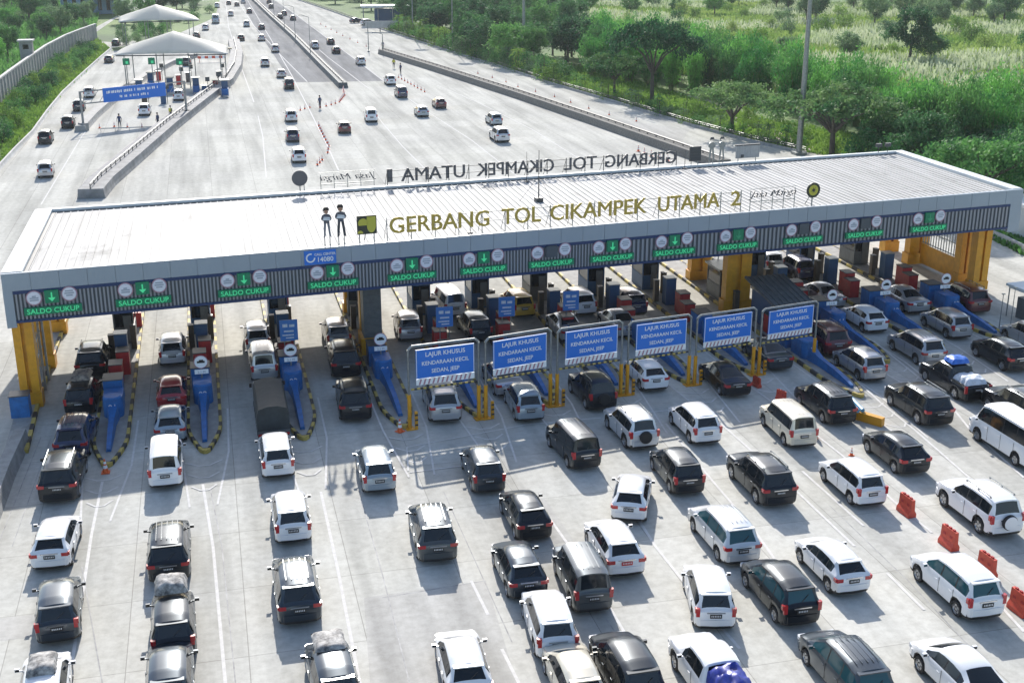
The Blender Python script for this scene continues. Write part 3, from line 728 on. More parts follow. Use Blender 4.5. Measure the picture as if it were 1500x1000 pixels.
# ------------------------------------------------------------------ height limit frames with blue lane signs
FR=[((596,628),(700,608)),((703,606),(806,592)),((812,589),(908,578)),((913,575),(1004,565)),((1010,563),(1100,550)),((1112,560),(1190,549))]
HT=[5.0,5.0,5.0,5.0,5.0,5.0]
for i,(a,bq) in enumerate(FR):
    x0,y0=ISL[3+i]; x1=ISL[4+i][0]; y1=ISL[4+i][1] if i<5 else 66.6
    A=Vector((x0+.28,y0-.3,0)); B=Vector((x1-.12,y1-.3,0)); W=(B-A).length; ang=math.atan2(B.y-A.y,B.x-A.x)
    t=thing('height_limit_frame','steel height limit frame with blue LAJUR KHUSUS sign, %s of six from the left'%ordw[i],'sign frame',A,ang,'height limit frames with blue signs'); t.scale=(1,1,(.965,.955,.935,.905,.88,.85)[i])
    for xx in (0,W):
        mb=MB(); mb.tube((xx,0,2.1),(xx,0,4.75),.06,10); pp=mb.build('post',M['steel'],t,smooth=40)
        mb=MB(); mb.tube((xx,0,0),(xx,0,2.1),.11,10); mb.box((xx,0,.03),(.5,.5,.06)); mb.build('yellow_sleeve',M['yellow2'] if 0 else M['yellow'],pp,smooth=40)
    mb=MB(); mb.tube((.2,0,4.95),(W-.2,0,4.95),.075,10); mb.tube((0,0,4.75),(.2,0,4.95),.075,10); mb.tube((W,0,4.75),(W-.2,0,4.95),.075,10); mb.build('top_rail',M['steel'],t,smooth=40)
    pw=min(3.35,W-.62); cx=W*.52
    mb=MB(); mb.box((cx,-.02,3.85),(pw,.06,1.72)); p=mb.build('sign_panel',M['blue_sign'],t)
    mb=MB()
    for z in (3.0,4.69): mb.box((cx,-.055,z),(pw-.04,.01,.03))
    for s in (-1,1): mb.box((cx+s*(pw/2-.03),-.055,3.845),(.03,.01,1.65))
    mb.build('border',M['sign_white'],p)
    text('LAJUR KHUSUS',p,(cx,-.06,4.27),size=.36,ext=.008,bold=.003,mat=M['sign_white'],wid=.95)
    text('KENDARAAN KECIL',p,(cx,-.06,3.76),size=.33,ext=.008,bold=.003,mat=M['sign_white'],wid=.92)
    text('SEDAN, JEEP',p,(cx,-.06,3.27),size=.33,ext=.008,bold=.003,mat=M['sign_white'],wid=.9)
    mb=MB(); mb.box((cx,-.02,2.78),(pw,.06,.36),mi=0)
    for k in range(12):
        xx=cx-pw/2+.12+k*(pw-.24)/12; mb.add([(xx,-.06,2.62),(xx+.1,-.06,2.62),(xx+.2,-.06,2.94),(xx+.1,-.06,2.94)],[(0,1,2,3)],1)
    mb.build('warning_strip',[M['sign_white'],M['disc_rim']],t)
    mb=MB(); n=22
    for k in range(n):
        xa=.12+k*(W-.24)/n; mb.tube((xa,0,2.38),(xa+(W-.24)/n,0,2.38),.065,8,mi=k%2,cap=k in (0,n-1))
    mb.build('limit_bar',[M['yellow2'],M['kerb_black']],t)
    mb=MB()
    for xx in (.5,W-.5): mb.tube((xx,0,2.4),(xx,0,2.9),.01,4)
    mb.build('chain',M['steel_dark'],t)
    mb=MB(); mb.box((.32,-.18,.55),(.16,.12,1.1)); 
    for k in range(3): mb.box((.32,-.25,.3+k*.3),(.17,.02,.1),mi=1)
    mb.build('delineator',[M['yellow'],M['kerb_black']],t)
# yellow booms from the last frame, long blue pipe and yellow marker
t=thing('guide_rail','light blue guide rail ending in a yellow tip beside the tenth toll island','guide rail',(0,0,0))
a=G(1238,574,.6); bq=G(1264,601,.6); c=G(1276,612,.3)
mb=MB(); mb.tube(a,bq,.12,8); mb.tube(a-Vector((.3,0,0)),bq-Vector((.3,0,0)),.12,8); mb.build('rail',mat('light_blue_paint',(.10,.30,.48),.5),t)
mb=MB(); mb.box(((bq.x+c.x)/2,(bq.y+c.y)/2,.25),(.35,2.0,.5),rz=math.atan2(-(c.x-bq.x),c.y-bq.y)); mb.build('tip',M['yellow'],t)

# ------------------------------------------------------------------ cones and red water barriers
def make_cone():
    c=thing('traffic_cone','x','traffic cone'); mb=MB(); mb.box((0,0,.02),(.42,.42,.04),mi=0); mb.lathe([(.16,.04),(.10,.32),(.03,.74),(0,.75)],n=10); mb.build('body',M['orange'],c,smooth=40)
    mb=MB(); mb.lathe([(.118,.26),(.088,.42)],n=10); mb.lathe([(.078,.5),(.055,.62)],n=10); mb.v=[(x*1.03,y*1.03,z) for x,y,z in mb.v]; mb.build('sleeve',M['sign_white'],c); return c
cone0=make_cone(); cone0used=False
def cone(x,y,label,group,s=1.0):
    global cone0used
    c=cone0 if not cone0used else copy_tree(cone0); cone0used=True
    c.location=(x,y,0.008); c['label']=label; c.scale=(s,s,s); c.rotation_euler=(0,0,rnd.uniform(0,3))
    if group: c['group']=group
    elif 'group' in c: del c['group']
for (px,py),lb in (((155,692),'single red cone at the tip of the first toll island'),((702,612),'red cone between the first and second blue sign frames'),((586,632),'orange cone at the tip of the fourth toll island'),((1247,667),'small red cone behind the white minivan right of centre'),((614,634),'dark blue cone base beside the first sign frame')):
    if 'dark blue' in lb: continue
    p=G(px,py); cone(p.x,p.y,lb,None,1.0 if 'small' not in lb else .6)
def red_barrier(px,py,label,rz=0,s=1.0):
    p=G(px,py); c=thing('water_barrier',label,'water barrier',(p.x,p.y,.01),rz,'red plastic water barriers'); c.scale=(s,s,s)
    pr=[(-.24,0),(-.24,.2),(-.12,.4),(-.09,1.0),(.09,1.0),(.12,.4),(.24,.2),(.24,0)]
    mb=MB(); mb.strip(pr,[(0,-.55),(0,.55)])
    for k in (-.3,0,.3): mb.box((0,k,1.03),(.10,.14,.08),mi=1)
    for k in (-.26,.26): mb.box((0,k,.64),(.24,.2,.12),mi=1)
    mb.build('body',[M['red_barrier'],M['red']],c)

for k,(px,py,rz,lb) in enumerate(((1327,752,.05,'red water barrier between a white minivan and an offroad car with spare wheel'),(1389,800,.05,'red water barrier just above the white minivan at far right'),(1444,840,.05,'red water barrier half hidden behind the white minivan at far right'),(1492,896,.05,'red water barrier cut by the right picture edge'),(1193,640,-.3,'narrow red water barrier behind the beige wagon'),(1144,586,.4,'red water barrier above the beige wagon near the tenth island'),(1108,566,.2,'dark red water barrier at the fifth sign frame foot'))):
    red_barrier(px,py,lb,rz,.9 if k<4 else .6)
# ------------------------------------------------------------------ vehicles
def interp(k,y):
    if y<=k[0][0]: return k[0][1]
    for a,b in zip(k,k[1:]):
        if y<=b[0]: return a[1]+(b[1]-a[1])*(y-a[0])/(b[0]-a[0]+1e-9)
    return k[-1][1]
# y=0 is the tail, y=L the nose. top: roof/bonnet height; belt: waist height; wt: inset of the roof edge from the body side
T=dict(
 mpv=dict(L=4.2,W=1.67,H=1.68,belt=1.02,top=[(0,.96),(.05,1.0),(.10,1.04),(.40,1.60),(.9,1.67),(1.8,1.68),(2.4,1.62),(3.22,1.08),(3.32,1.03),(3.85,.88),(4.08,.76),(4.2,.60)],
   rw=(.12,.37),ws=(2.46,3.18),win=[(.30,.95),(1.02,1.88),(1.96,2.95)],wh=(.72,3.38),inset=.17,lamp='v',ribs=0,rr=0),
 innova=dict(L=4.62,W=1.78,H=1.76,belt=1.06,top=[(0,.98),(.05,1.03),(.10,1.08),(.45,1.68),(1.0,1.75),(2.0,1.76),(2.65,1.69),(3.55,1.11),(3.65,1.06),(4.2,.92),(4.48,.78),(4.62,.62)],
   rw=(.12,.42),ws=(2.71,3.51),win=[(.34,1.15),(1.22,2.1),(2.18,3.25)],wh=(.82,3.62),inset=.19,lamp='h',ribs=5,rr=0),
 suv=dict(L=4.7,W=1.86,H=1.82,belt=1.12,top=[(0,1.02),(.05,1.08),(.10,1.13),(.42,1.74),(.9,1.81),(1.9,1.82),(2.65,1.75),(3.4,1.20),(3.5,1.16),(4.3,1.08),(4.55,.92),(4.7,.70)],
   rw=(.12,.40),ws=(2.71,3.36),win=[(.34,1.1),(1.17,2.05),(2.13,3.15)],wh=(.86,3.72),inset=.20,lamp='h',ribs=0,rr=1,rad=.38),
 suvspare=dict(L=4.35,W=1.76,H=1.76,belt=1.08,top=[(0,1.0),(.05,1.05),(.09,1.10),(.30,1.68),(.8,1.75),(1.7,1.76),(2.4,1.70),(3.1,1.16),(3.2,1.12),(4.0,1.02),(4.2,.88),(4.35,.66)],
   rw=(.11,.28),ws=(2.46,3.06),win=[(.28,.95),(1.02,1.85),(1.93,2.88)],wh=(.80,3.45),inset=.19,lamp='v',ribs=0,rr=1,rad=.37,spare=1),
 hatch=dict(L=4.02,W=1.70,H=1.50,belt=.98,top=[(0,.90),(.06,.96),(.14,1.02),(.62,1.42),(1.1,1.49),(1.7,1.50),(2.35,1.43),(3.1,1.02),(3.2,.99),(3.75,.84),(3.92,.74),(4.02,.58)],
   rw=(.17,.58),ws=(2.41,3.06),win=[(.55,1.0),(1.06,1.85),(1.92,2.85)],wh=(.66,3.22),inset=.22,lamp='h',ribs=0,rr=0),
 wagon=dict(L=4.45,W=1.68,H=1.82,belt=1.06,top=[(0,1.0),(.04,1.05),(.07,1.09),(.22,1.76),(.7,1.82),(2.2,1.82),(2.95,1.76),(3.45,1.14),(3.55,1.08),(4.2,.98),(4.35,.85),(4.45,.62)],
   rw=(.09,.21),ws=(3.0,3.42),win=[(.22,1.2),(1.28,2.2),(2.28,3.25)],wh=(.80,3.55),inset=.15,lamp='v',ribs=4,rr=0),
 sedan=dict(L=4.5,W=1.76,H=1.46,belt=.96,top=[(0,.86),(.06,.93),(.12,.98),(.72,1.02),(.80,1.04),(1.55,1.40),(2.0,1.46),(2.5,1.45),(2.85,1.39),(3.6,1.0),(3.7,.97),(4.2,.82),(4.38,.72),(4.5,.56)],
   rw=(.84,1.50),ws=(2.9,3.56),win=[(1.25,1.5),(1.55,2.2),(2.28,3.35)],wh=(.86,3.58),inset=.24,lamp='h',ribs=0,rr=0),
 minibus=dict(L=5.4,W=1.90,H=2.25,belt=1.22,top=[(0,1.12),(.04,1.18),(.07,1.24),(.22,2.18),(.6,2.25),(3.8,2.25),(4.25,2.16),(4.85,1.30),(4.95,1.24),(5.2,1.08),(5.33,.95),(5.4,.62)],
   rw=(.09,.20),ws=(4.3,4.82),win=[(.25,1.25),(1.3,2.35),(2.4,3.45),(3.52,4.6)],wh=(1.05,4.35),inset=.15,lamp='v',ribs=0,rr=0,rad=.34),
 pickup=dict(L=5.1,W=1.80,H=1.76,belt=1.05,top=[(0,1.00),(.06,1.02),(1.45,1.04),(1.56,1.08),(1.78,1.68),(2.2,1.75),(2.9,1.73),(3.15,1.68),(3.8,1.14),(3.9,1.10),(4.7,1.02),(4.95,.88),(5.1,.68)],
   rw=(1.59,1.75),ws=(3.2,3.76),win=[(1.86,2.4),(2.48,3.5)],wh=(1.0,4.1),inset=.20,lamp='v',ribs=0,rr=0,rad=.37),
)
def shell(tp):
    s=T[tp]; L_=s['L']; Wd=s['W']; rad=s.get('rad',.32); ra=rad+.07
    keys=set(y for y,_ in s['top'])
    for yc in s['wh']:
        for q in (-1,-.9,-.55,0,.55,.9,1): keys.add(round(yc+q*ra,3))
        keys.add(round(yc-ra-.01,3)); keys.add(round(yc+ra+.01,3))
    for a,b in s['win']: keys|={a,b}
    keys|=set(s['rw'])|set(s['ws'])|{.0,.02,.07,.2,L_-.02,L_-.12,L_-.3}
    ys=sorted(keys)
    o=[]
    for y in ys:
        if not o or y-o[-1]>.004: o.append(y)
    ys=o
    wk=[(0,.82),(.02,.88),(.07,.93),(.2,.975),(.5,1.0),(L_-1.0,1.0),(L_-.55,.965),(L_-.3,.92),(L_-.12,.82),(L_-.02,.64),(L_,.54)]
    rows=[]
    for y in ys:
        hw=Wd/2*interp(wk,y); top=interp(s['top'],y); belt=min(s['belt']+.03*(y/L_-.5)*-1,top-.035)
        zb=.24
        if y<.12 or y>L_-.12: zb=.34
        for yc in s['wh']:
            d=abs(y-yc)
            if d<=ra+1e-4: zb=max(zb,rad+math.sqrt(max(0,ra*ra-d*d))*.98)
        zs=max(belt-.08,zb+.03); g=top-belt
        f=min(1,max(0,(g-.04)/.35)); ins=.10+(s['inset']+.035-.10)*f
        wt=hw-ins*(1 if f>0 else 1)
        p=[(hw*.93,zb),(hw*.985,zb+min(.1,(zs-zb)*.3)),(hw,zb+(zs-zb)*.55),(hw*.98,zs),(hw*.94,belt)]
        bx=hw*.94; tx=wt; tz=top-.085*min(1,g/.25)
        p+=[(bx+(tx-bx)*.07,belt+(tz-belt)*.07),(bx+(tx-bx)*.88,belt+(tz-belt)*.88),(tx,tz),(tx-.13,top-.006),(tx*.5,top+.028),(0,top+.04)]
        rows.append(p)
    n=11; full=[]
    for y,p in zip(ys,rows):
        full.append([(x,y-L_/2,z) for x,z in p]+[(-x,y-L_/2,z) for x,z in reversed(p[:-1])])
    m=21; V=[q for r in full for q in r]
    parts={}
    def add(nm,face): parts.setdefault(nm,[]).append(face)
    for i in range(len(ys)-1):
        ym=(ys[i]+ys[i+1])/2
        for k in range(m-1):
            j=k if k<10 else 19-k          # row index on either side
            f=(i*m+k,i*m+k+1,(i+1)*m+k+1,(i+1)*m+k)
            nm='paint'
            side=1 if k<10 else 0
            if j in (8,9) and s['rw'][0]<=ym<=s['rw'][1]: nm='rear_window'
            elif j in (8,9) and s['ws'][0]<=ym<=s['ws'][1]: nm='windscreen'
            elif j==5:
                w_=[q for q,(a,b) in enumerate(s['win']) if a<=ym<=b]
                if w_: nm='window%d%d'%(w_[0],side)
                elif s['win'][0][1]<ym<s['win'][-1][0]: nm='trim'
            elif j==0 and tp in ('suv','suvspare'): nm='trim'
            elif j==0 and .1<ym<L_-.1: nm='trim'
            add(nm,f)
    add('paint',tuple(range(m))[::-1]); add('paint',tuple((len(ys)-1)*m+k for k in range(m)))
    out={}
    for nm,fs in parts.items():
        used=sorted(set(i for f in fs for i in f)); mp={a:b for b,a in enumerate(used)}
        out[nm]=([V[i] for i in used],[tuple(mp[i] for i in f) for f in fs])
    return out,s
def wheel_mb(rad,w=.21):
    t=MB(); t.lathe([(rad*.62,-w/2),(rad*.9,-w/2),(rad,-w/2+.04),(rad,w/2-.04),(rad*.9,w/2),(rad*.62,w/2)],n=20,axis='x')
    r=MB()
    for s in (-1,1): r.lathe([(0,s*w*.36),(rad*.2,s*w*.40),(rad*.22,s*w*.30)],n=10,axis='x')
    r.lathe([(rad*.64,-w/2+.005),(rad*.58,-w*.3),(rad*.58,w*.3),(rad*.64,w/2-.005)],n=20,axis='x')
    for s in (-1,1):
        for k in range(5):
            a=2*math.pi*k/5; c,sn=math.cos(a),math.sin(a)
            p=[]
            for rr,hw in ((.1,.07),(rad*.6,.045)):
                for e in (-1,1): p.append((s*w*.42,rr*c-e*hw*sn,rr*sn+e*hw*c))
            r.add(p,[(0,1,3,2) if s>0 else (2,3,1,0)])
    return t,r
_cache={}
def vehicle_meshes(tp):
    if tp in _cache: return _cache[tp]
    sh,s=shell(tp); L_=s['L']; W_=s['W']; rad=s.get('rad',.32); D=[]   # list of (name, mb, roles, smooth, parent index or None)
    y0=-L_/2; belt=s['belt']
    b=MB(); b.add(*sh['paint'],mi=0)
    if 'trim' in sh: b.add(*sh['trim'],mi=1)
    b.box((0,0,.50),(W_*.62,L_-.5,.5),mi=1)
    b.box((0,0,.30),(W_*.84,L_-2*rad-2.3,.16),mi=1)
    if s['ribs']:
        yr=[y for y,_ in s['top']]; ya=s['rw'][1]+.35; yb=s['ws'][0]-.25
        for k in range(s['ribs']):
            x=(k-(s['ribs']-1)/2)*.22; b.box((x,y0+(ya+yb)/2,s['H']+.034-abs(x)*.03),(.03,yb-ya,.014),mi=0)
    # spoiler / gutter lip over the rear window
    if tp in ('mpv','hatch','suv','innova'):
        yz=s['rw'][1]; z=interp(s['top'],yz); b.box((0,y0+yz-.03,z+.03),(W_-2*s['inset']-.18,.2,.045),mi=0)
    # door shut lines: thin dark recess strips standing a hair proud of the side
    for (a,c) in s['win'][1:]:
        for sd in (-1,1): b.box((sd*(W_/2-.002),y0+a-.035,(belt+.34)/2+.02),(.014,.012,belt-.42),mi=1)
    D.append(('body',b,('paint','black'),40,None))
    for nm in ('windscreen','rear_window'):
        g=MB(); g.add(*sh[nm]); D.append((nm,g,('glass',),40,None))
    for nm in sorted(k for k in sh if k.startswith('window')):
        g=MB(); g.add(*sh[nm]); D.append(('window',g,('glass',),40,None))
    # bumpers
    for nm,sg in (('rear_bumper',-1),('front_bumper',1)):
        g=MB(); yc=sg*(L_/2)
        pts=[(-W_*(.487 if sg<0 else .475),yc-sg*.38),(-W_*(.465 if sg<0 else .43),yc-sg*.12),(-W_*(.36 if sg<0 else .30),yc+sg*.02),(0,yc+sg*.06),(W_*(.36 if sg<0 else .30),yc+sg*.02),(W_*(.465 if sg<0 else .43),yc-sg*.12),(W_*(.487 if sg<0 else .475),yc-sg*.38),(W_*.40,yc-sg*.38),(-W_*.40,yc-sg*.38)]
        g.prism(pts,.36,.62,0)
        g.prism([(x*.97,y-sg*.02) for x,y in pts],.24,.359,1)
        D.append((nm,g,('paint','black'),25,None))
    # tail lamps
    zt=interp(s['top'],.05)
    for sd in (-1,1):
        g=MB()
        if tp=='pickup' or tp=='minibus': g.box((sd*(W_/2-.10),y0+.02,.90),(.17,.10,.40))
        elif s['lamp']=='v': g.box((sd*(W_/2-.135),y0+.05,belt-.10),(.15,.11,.36)); g.box((sd*(W_/2-.06),y0+.12,belt-.04),(.07,.14,.2))
        else: g.box((sd*(W_/2-.22),y0+.03,belt-.13),(.28,.07,.15)); g.box((sd*(W_/2-.062),y0+.13,belt-.11),(.085,.2,.15))
        D.append(('tail_light',g,('red_lamp',),None,None))
    for sd in (-1,1):
        zh=interp(s['top'],L_-.14)-.12; g=MB(); g.box((sd*(W_/2-.30),L_/2-.12,zh),(.30,.16,.13)); g.box((sd*(W_/2-.15),L_/2-.27,zh+.03),(.12,.24,.12))
        D.append(('headlight',g,('clear_lamp',),None,None))
    zh=min(.70,interp(s['top'],L_-.02)-.10); g=MB(); g.box((0,L_/2-.04,zh),(W_*.42,.12,.13)); g.box((0,L_/2+.026,zh),(W_*.40,.015,.03),mi=1); D.append(('grille',g,('black','chrome'),None,None))
    zp=.78 if tp not in ('suv','pickup') else .84
    g=MB(); g.box((0,y0-.02,zp),(.46,.04,.16),mi=0)
    for k in range(6): g.box((-.165+k*.066,y0-.043,zp+.015),(.032,.006,.07),mi=1)
    D.append(('number_plate',g,('plate','plate_txt'),None,None))
    g=MB(); g.box((0,y0-.0,zp+.14),(.72,.05,.05)); D.append(('tailgate_trim',g,('chrome',) ,None,None))
    for sd in (-1,1):
        ym=s['ws'][1]-.42-L_/2
        g=MB(); g.box((sd*(W_/2+.10),ym,belt+.06),(.17,.10,.12),mi=0); g.box((sd*(W_/2+.10),ym-.053,belt+.06),(.14,.01,.09),mi=1); g.box((sd*(W_/2-.02),ym+.02,belt+.0),(.1,.06,.05),mi=0)
        D.append(('mirror',g,('paint','glass'),None,None))
    if s['rr']:
        for sd in (-1,1):
            g=MB(); xx=sd*(W_/2-s['inset']-.12); a=y0+s['rw'][1]+.3; c=y0+s['ws'][0]-.15
            g.tube((xx,a,s['H']+.05),(xx,c,s['H']+.05),.022,6); 
            for yy in (a,(a+c)/2,c): g.box((xx,yy,s['H']+.01),(.04,.08,.07))
            D.append(('roof_rail',g,('steel',),None,None))
    g=MB(); yw=y0+s['rw'][0]; zw=interp(s['top'],s['rw'][0]); g.tube((.0,yw-.01,zw+.05),(.30,yw+.10,zw+.26),.012,4)
    if tp in ('mpv','innova','hatch','suv','wagon'): D.append(('wiper',g,('black',),None,None))
    for sd in (-1,1):
        for (a,c) in s['win'][1:]:
            g=MB(); g.box((sd*(W_/2+.004),y0+a+.14,belt-.17),(.03,.16,.03)); D.append(('door_handle',g,('paint',),None,None))
    if s.get('spare'):
        t,r=wheel_mb(.34,.2); g=MB(); g.add([(z_x,x_+y0-.12,z_+.86) for x_,z_x,z_ in t.v],t.f); 
        g2=MB(); g2.lathe([(0,-.13),(.30,-.12),(.32,-.06),(.32,.08)],n=20); g2.v=[(x,z+y0-.12,y+.86) for x,y,z in g2.v]
        D.append(('spare_wheel',g,('rubber',),40,None)); D.append(('wheel_cover',g2,('cover',),40,len(D)-1))
    if tp=='pickup':
        g=MB(); g.box((0,y0+.78,1.075),(1.5,1.32,.03)); D.append(('bed_floor',g,('black',),None,None))
        for sd in (-1,1):
            g=MB(); g.box((sd*.82,y0+.78,1.10),(.06,1.42,.10)); D.append(('bed_side',g,('paint',),None,None))
    for yc in s['wh']:
        for sd in (-1,1):
            t,r=wheel_mb(rad)
            off=(sd*(W_/2-.125),y0+yc,rad)
            t.v=[(x+off[0],y+off[1],z+off[2]) for x,y,z in t.v]; r.v=[(x+off[0],y+off[1],z+off[2]) for x,y,z in r.v]
            D.append(('wheel',t,('rubber',),40,None)); D.append(('rim',r,('rim',),40,len(D)-1))
    res=[(nm,mb.mesh(nm,[M['black']]*len(roles),sm) if len(roles)==1 else mb.mesh(nm,[M['black']]*len(roles),sm),roles,par) for nm,mb,roles,sm,par in D]
    # make sure face materials are stored for multi-role meshes
    _cache[tp]=(res,D,s); return _cache[tp]
def setmats(o,roles,paint,over):
    for k,r in enumerate(roles):
        sl_=o.material_slots[k]; sl_.link='OBJECT'
        sl_.material = over[r] if r in over else (PAINT[paint] if r=='paint' else M[r])
LANE_VP=(280,-110)
def heading(px,py,tow=None):
    if tow is None: return 0.0
    a=G(px,py); b=G(*tow); return math.atan2(-(b.x-a.x),(b.y-a.y))
CARS=[]
_merged={}
def merged_mesh(tp,paint):
    key=(tp,paint)
    if key in _merged: return _merged[key]
    res,D,s=vehicle_meshes(tp); roles=[]; mb=MB()
    for nm,m_,rl,sm,par in D:
        for r in rl:
            if r=='cover': r='paint'
            if r not in roles: roles.append(r)
        o=len(mb.v); mb.v+=m_.v; mb.f+=[tuple(i+o for i in f) for f in m_.f]
        mb.m+=[roles.index('paint' if rl[q]=='cover' else rl[q]) for q in m_.m]
    _merged[key]=mb.mesh('vehicle',[PAINT[paint] if r=='paint' else M[r] for r in roles],40)
    return _merged[key]
def car(px,py,tp,paint,label,dh=0.0,tow=None,z=.75,over=None,name=None,cat=None,group=None,s=1.0):
    nm=name or {'mpv':'minivan','innova':'minivan','suv':'offroad_car','suvspare':'offroad_car','hatch':'hatchback','wagon':'estate_car','sedan':'sedan','minibus':'minibus','pickup':'pickup_truck'}[tp]
    p=G(px,py,z); h=heading(px,py,tow)-R(dh)
    c=thing(nm,label,cat or nm.replace('_',' ').replace('offroad car','car').replace('estate car','car'),(p.x,p.y,.01),h,group or 'vehicles queuing at the toll gate')
    c.scale=(s,s,s); res,_,_=vehicle_meshes(tp); ov=dict(over or {}); ov.setdefault('cover',M['rubber'])
    obs=[]
    for nm_,me,roles,par in res:
        o=obj(nm_,me,c if par is None else obs[par]); setmats(o,roles,paint,ov); obs.append(o)
    CARS.append((c,tp,p,h)); return c
def farcar(px,py,tp,paint,label,dh=0.0,tow=(335,-60),s=1.0,group='vehicles on the road beyond the gate'):
    nm={'mpv':'minivan','innova':'minivan','suv':'offroad_car','suvspare':'offroad_car','hatch':'hatchback','wagon':'estate_car','sedan':'sedan','minibus':'minibus','pickup':'pickup_truck'}[tp]
    p=G(px,py,.75); h=heading(px,py,tow)-R(dh)
    c=obj(nm,merged_mesh(tp,paint),None,(p.x,p.y,.01),h); c.scale=(s,s,s)
    tag(c,label,nm.replace('_',' ').replace('offroad car','car').replace('estate car','car'),group)
    return c
def lump(name,label,c,dims,m,seed,h=0,cat='luggage',res=(12,14),amp=.10):
    r_=random.Random(seed); mb=MB(); nx,ny=res; vs=[]
    for j in range(ny+1):
        for i in range(nx+1):
            u=i/nx*2-1; v=j/ny*2-1
            e=max(0,1-abs(u)**5)*max(0,1-abs(v)**5)
            z=dims[2]*(e**.45)*(1+amp*2.2*mnoise.noise(Vector((u*2.2+seed,v*2.6,seed))))+amp*.5*mnoise.noise(Vector((u*6,v*7,seed*3)))*e
            vs.append((u*dims[0]/2*(1+.08*mnoise.noise(Vector((u,v*3,seed)))),v*dims[1]/2,max(0,z)))
    w_=nx+1
    fs=[(j*w_+i,j*w_+i+1,(j+1)*w_+i+1,(j+1)*w_+i) for j in range(ny) for i in range(nx)]
    mb.add(vs,fs)
    rim=[i for i in range(w_)]+[j*w_+nx for j in range(1,ny+1)]+[ny*w_+i for i in range(nx-1,-1,-1)]+[j*w_ for j in range(ny-1,0,-1)]
    mb.f.append(tuple(reversed(rim))); mb.m.append(0)
    o=mb.build(name,m,None,smooth=50,loc=c,rz=h); return tag(o,label,cat)
def roof_load(ci,name,label,dims,m,dy=0.0,seed=1,amp=.10,cat='luggage',zadd=.03):
    c,tp,p,h=CARS[ci]; s=T[tp]; d=Vector((-math.sin(h),math.cos(h),0))*dy
    z=s['H']+zadd if tp!='pickup' or abs(dy)<.5 else 1.1
    return lump(name,label,(p.x+d.x,p.y+d.y,z+.01),dims,m,seed,h,cat,amp=amp)
GT={'glass':M['glass_teal']}
PR={'plate':M['plate_red']}
# lane A (far left)
car(66,1000,'hatch','white','white hatchback with black roof load, cut by the bottom edge at far left',-2)
roof_load(-1,'luggage_bundle','dark and pale luggage bundle tied on the white hatchback at bottom left',(1.0,1.3,.28),M['luggage'],-.1,3)
car(87,882,'mpv','grey','dark grey ribbed-roof minivan, second vehicle from the bottom in the leftmost lane',-3)
car(83,785,'hatch','white','white hatchback turned slightly right, just outside the canopy shadow in the leftmost lane',3)
car(93,690,'suv','black','black car with shiny roof at the canopy shadow edge in the leftmost lane',2)
car(112,632,'innova','navy','dark navy minivan with tinted roof in the shade in the leftmost lane',3)
car(122,574,'mpv','black','black minivan carrying luggage on its roof in the leftmost lane',3)
roof_load(-1,'luggage_bundle','brown and white luggage bundle on a black minivan in the leftmost lane',(1.1,1.6,.28),M['luggage_brown'],0,5)
car(137,523,'suv','black','black car with pale roof, frontmost in the leftmost lane',1)
# lane B
car(249,985,'mpv','grey','dark grey minivan with plain roof, cut by the bottom edge in the second lane',0)
car(254,905,'mpv','black','black minivan with wrapped roof bundle in the second lane',-1)
roof_load(-1,'luggage_bundle','grey string-tied bundle on the front of the black minivan roof in the second lane',(1.25,1.2,.42),M['luggage'],.75,9)
car(248,797,'innova','black','black ribbed-roof minivan in full sun in the second lane',0)
car(243,672,'wagon','white','boxy white minivan at the canopy shadow edge in the second lane',0,over=PR and None)
car(250,613,'hatch','bluegrey','light blue grey hatchback behind the red car in the second lane',0)
car(252,568,'hatch','red','bright red hatchback in the shade of the canopy',0)
car(253,507,'mpv','pale','pale silver minivan frontmost in the second lane',0)
# lane C
car(433,853,'innova','grey','large dark grey minivan with silver roof reflections in the third lane',0)
car(425,748,'mpv','white','white minivan in full sun, third lane, ahead of the dark grey one',0)
car(404,660,'mpv','white','white minivan half in the canopy shade in the third lane',0)
car(385,527,'wagon','silver','silver estate car ahead of the covered truck in the third lane',0)
car(376,489,'mpv','pale','pale silver minivan frontmost in the third lane',0)
# lane D
car(486,982,'mpv','grey','dark grey minivan with roof rack load, cut by the bottom edge in the fourth lane',-2)
roof_load(-1,'roof_box','grey corded roof load on a dark minivan at the bottom edge',(1.15,1.3,.16),M['luggage'],.45,13,cat='roof load')
car(549,680,'mpv','bluegrey','blue grey minivan beside the two figure shadows in the fourth lane',1)
car(517,580,'suv','black','black car in the shade beside the fourth toll island, rear one of two',3)
car(503,521,'suv','black','black car in the shade, just ahead of another black car in the fourth lane',2)
car(492,484,'mpv','silver','silver minivan frontmost in the fourth lane, left of the charcoal switch house',0)
# lanes E-G
car(677,965,'hatch','white','white hatchback cut by the bottom edge below the large empty road patch',3)
car(632,770,'innova','brown','grey brown minivan alone in the sun in the middle lane',3)
car(706,680,'mpv','grey','dark grey minivan with red lamps at the shade edge, left of centre',2)
car(646,582,'suv','silver','silver estate car under the first blue lane sign',4)
car(597,473,'mpv','silver','silver minivan passing the toll booths right of the switch house',3)
car(768,745,'hatch','black','black hatchback right of the lone grey brown minivan',0,over={'paint':PAINT['maroon']} and None)
car(759,824,'hatch','grey','dark grey hatchback directly behind the white minivan with black rear window',1)
car(803,903,'mpv','white','large white hatchback-like minivan left of the grey brown boxy wagon',5)
car(851,838,'wagon','brown','grey brown boxy wagon beside the white hatchback with red number plate',3)
car(838,647,'wagon','black','tall black boxy car straddling the canopy shadow line in the centre',-4)
car(766,583,'mpv','bluegrey','grey blue small minivan under the second blue lane sign',2)
car(735,548,'sedan','silver','silver sedan mostly hidden behind the second blue lane sign',0)
car(694,474,'mpv','grey','dark minivan with pale roof just above the second blue sign',-2)
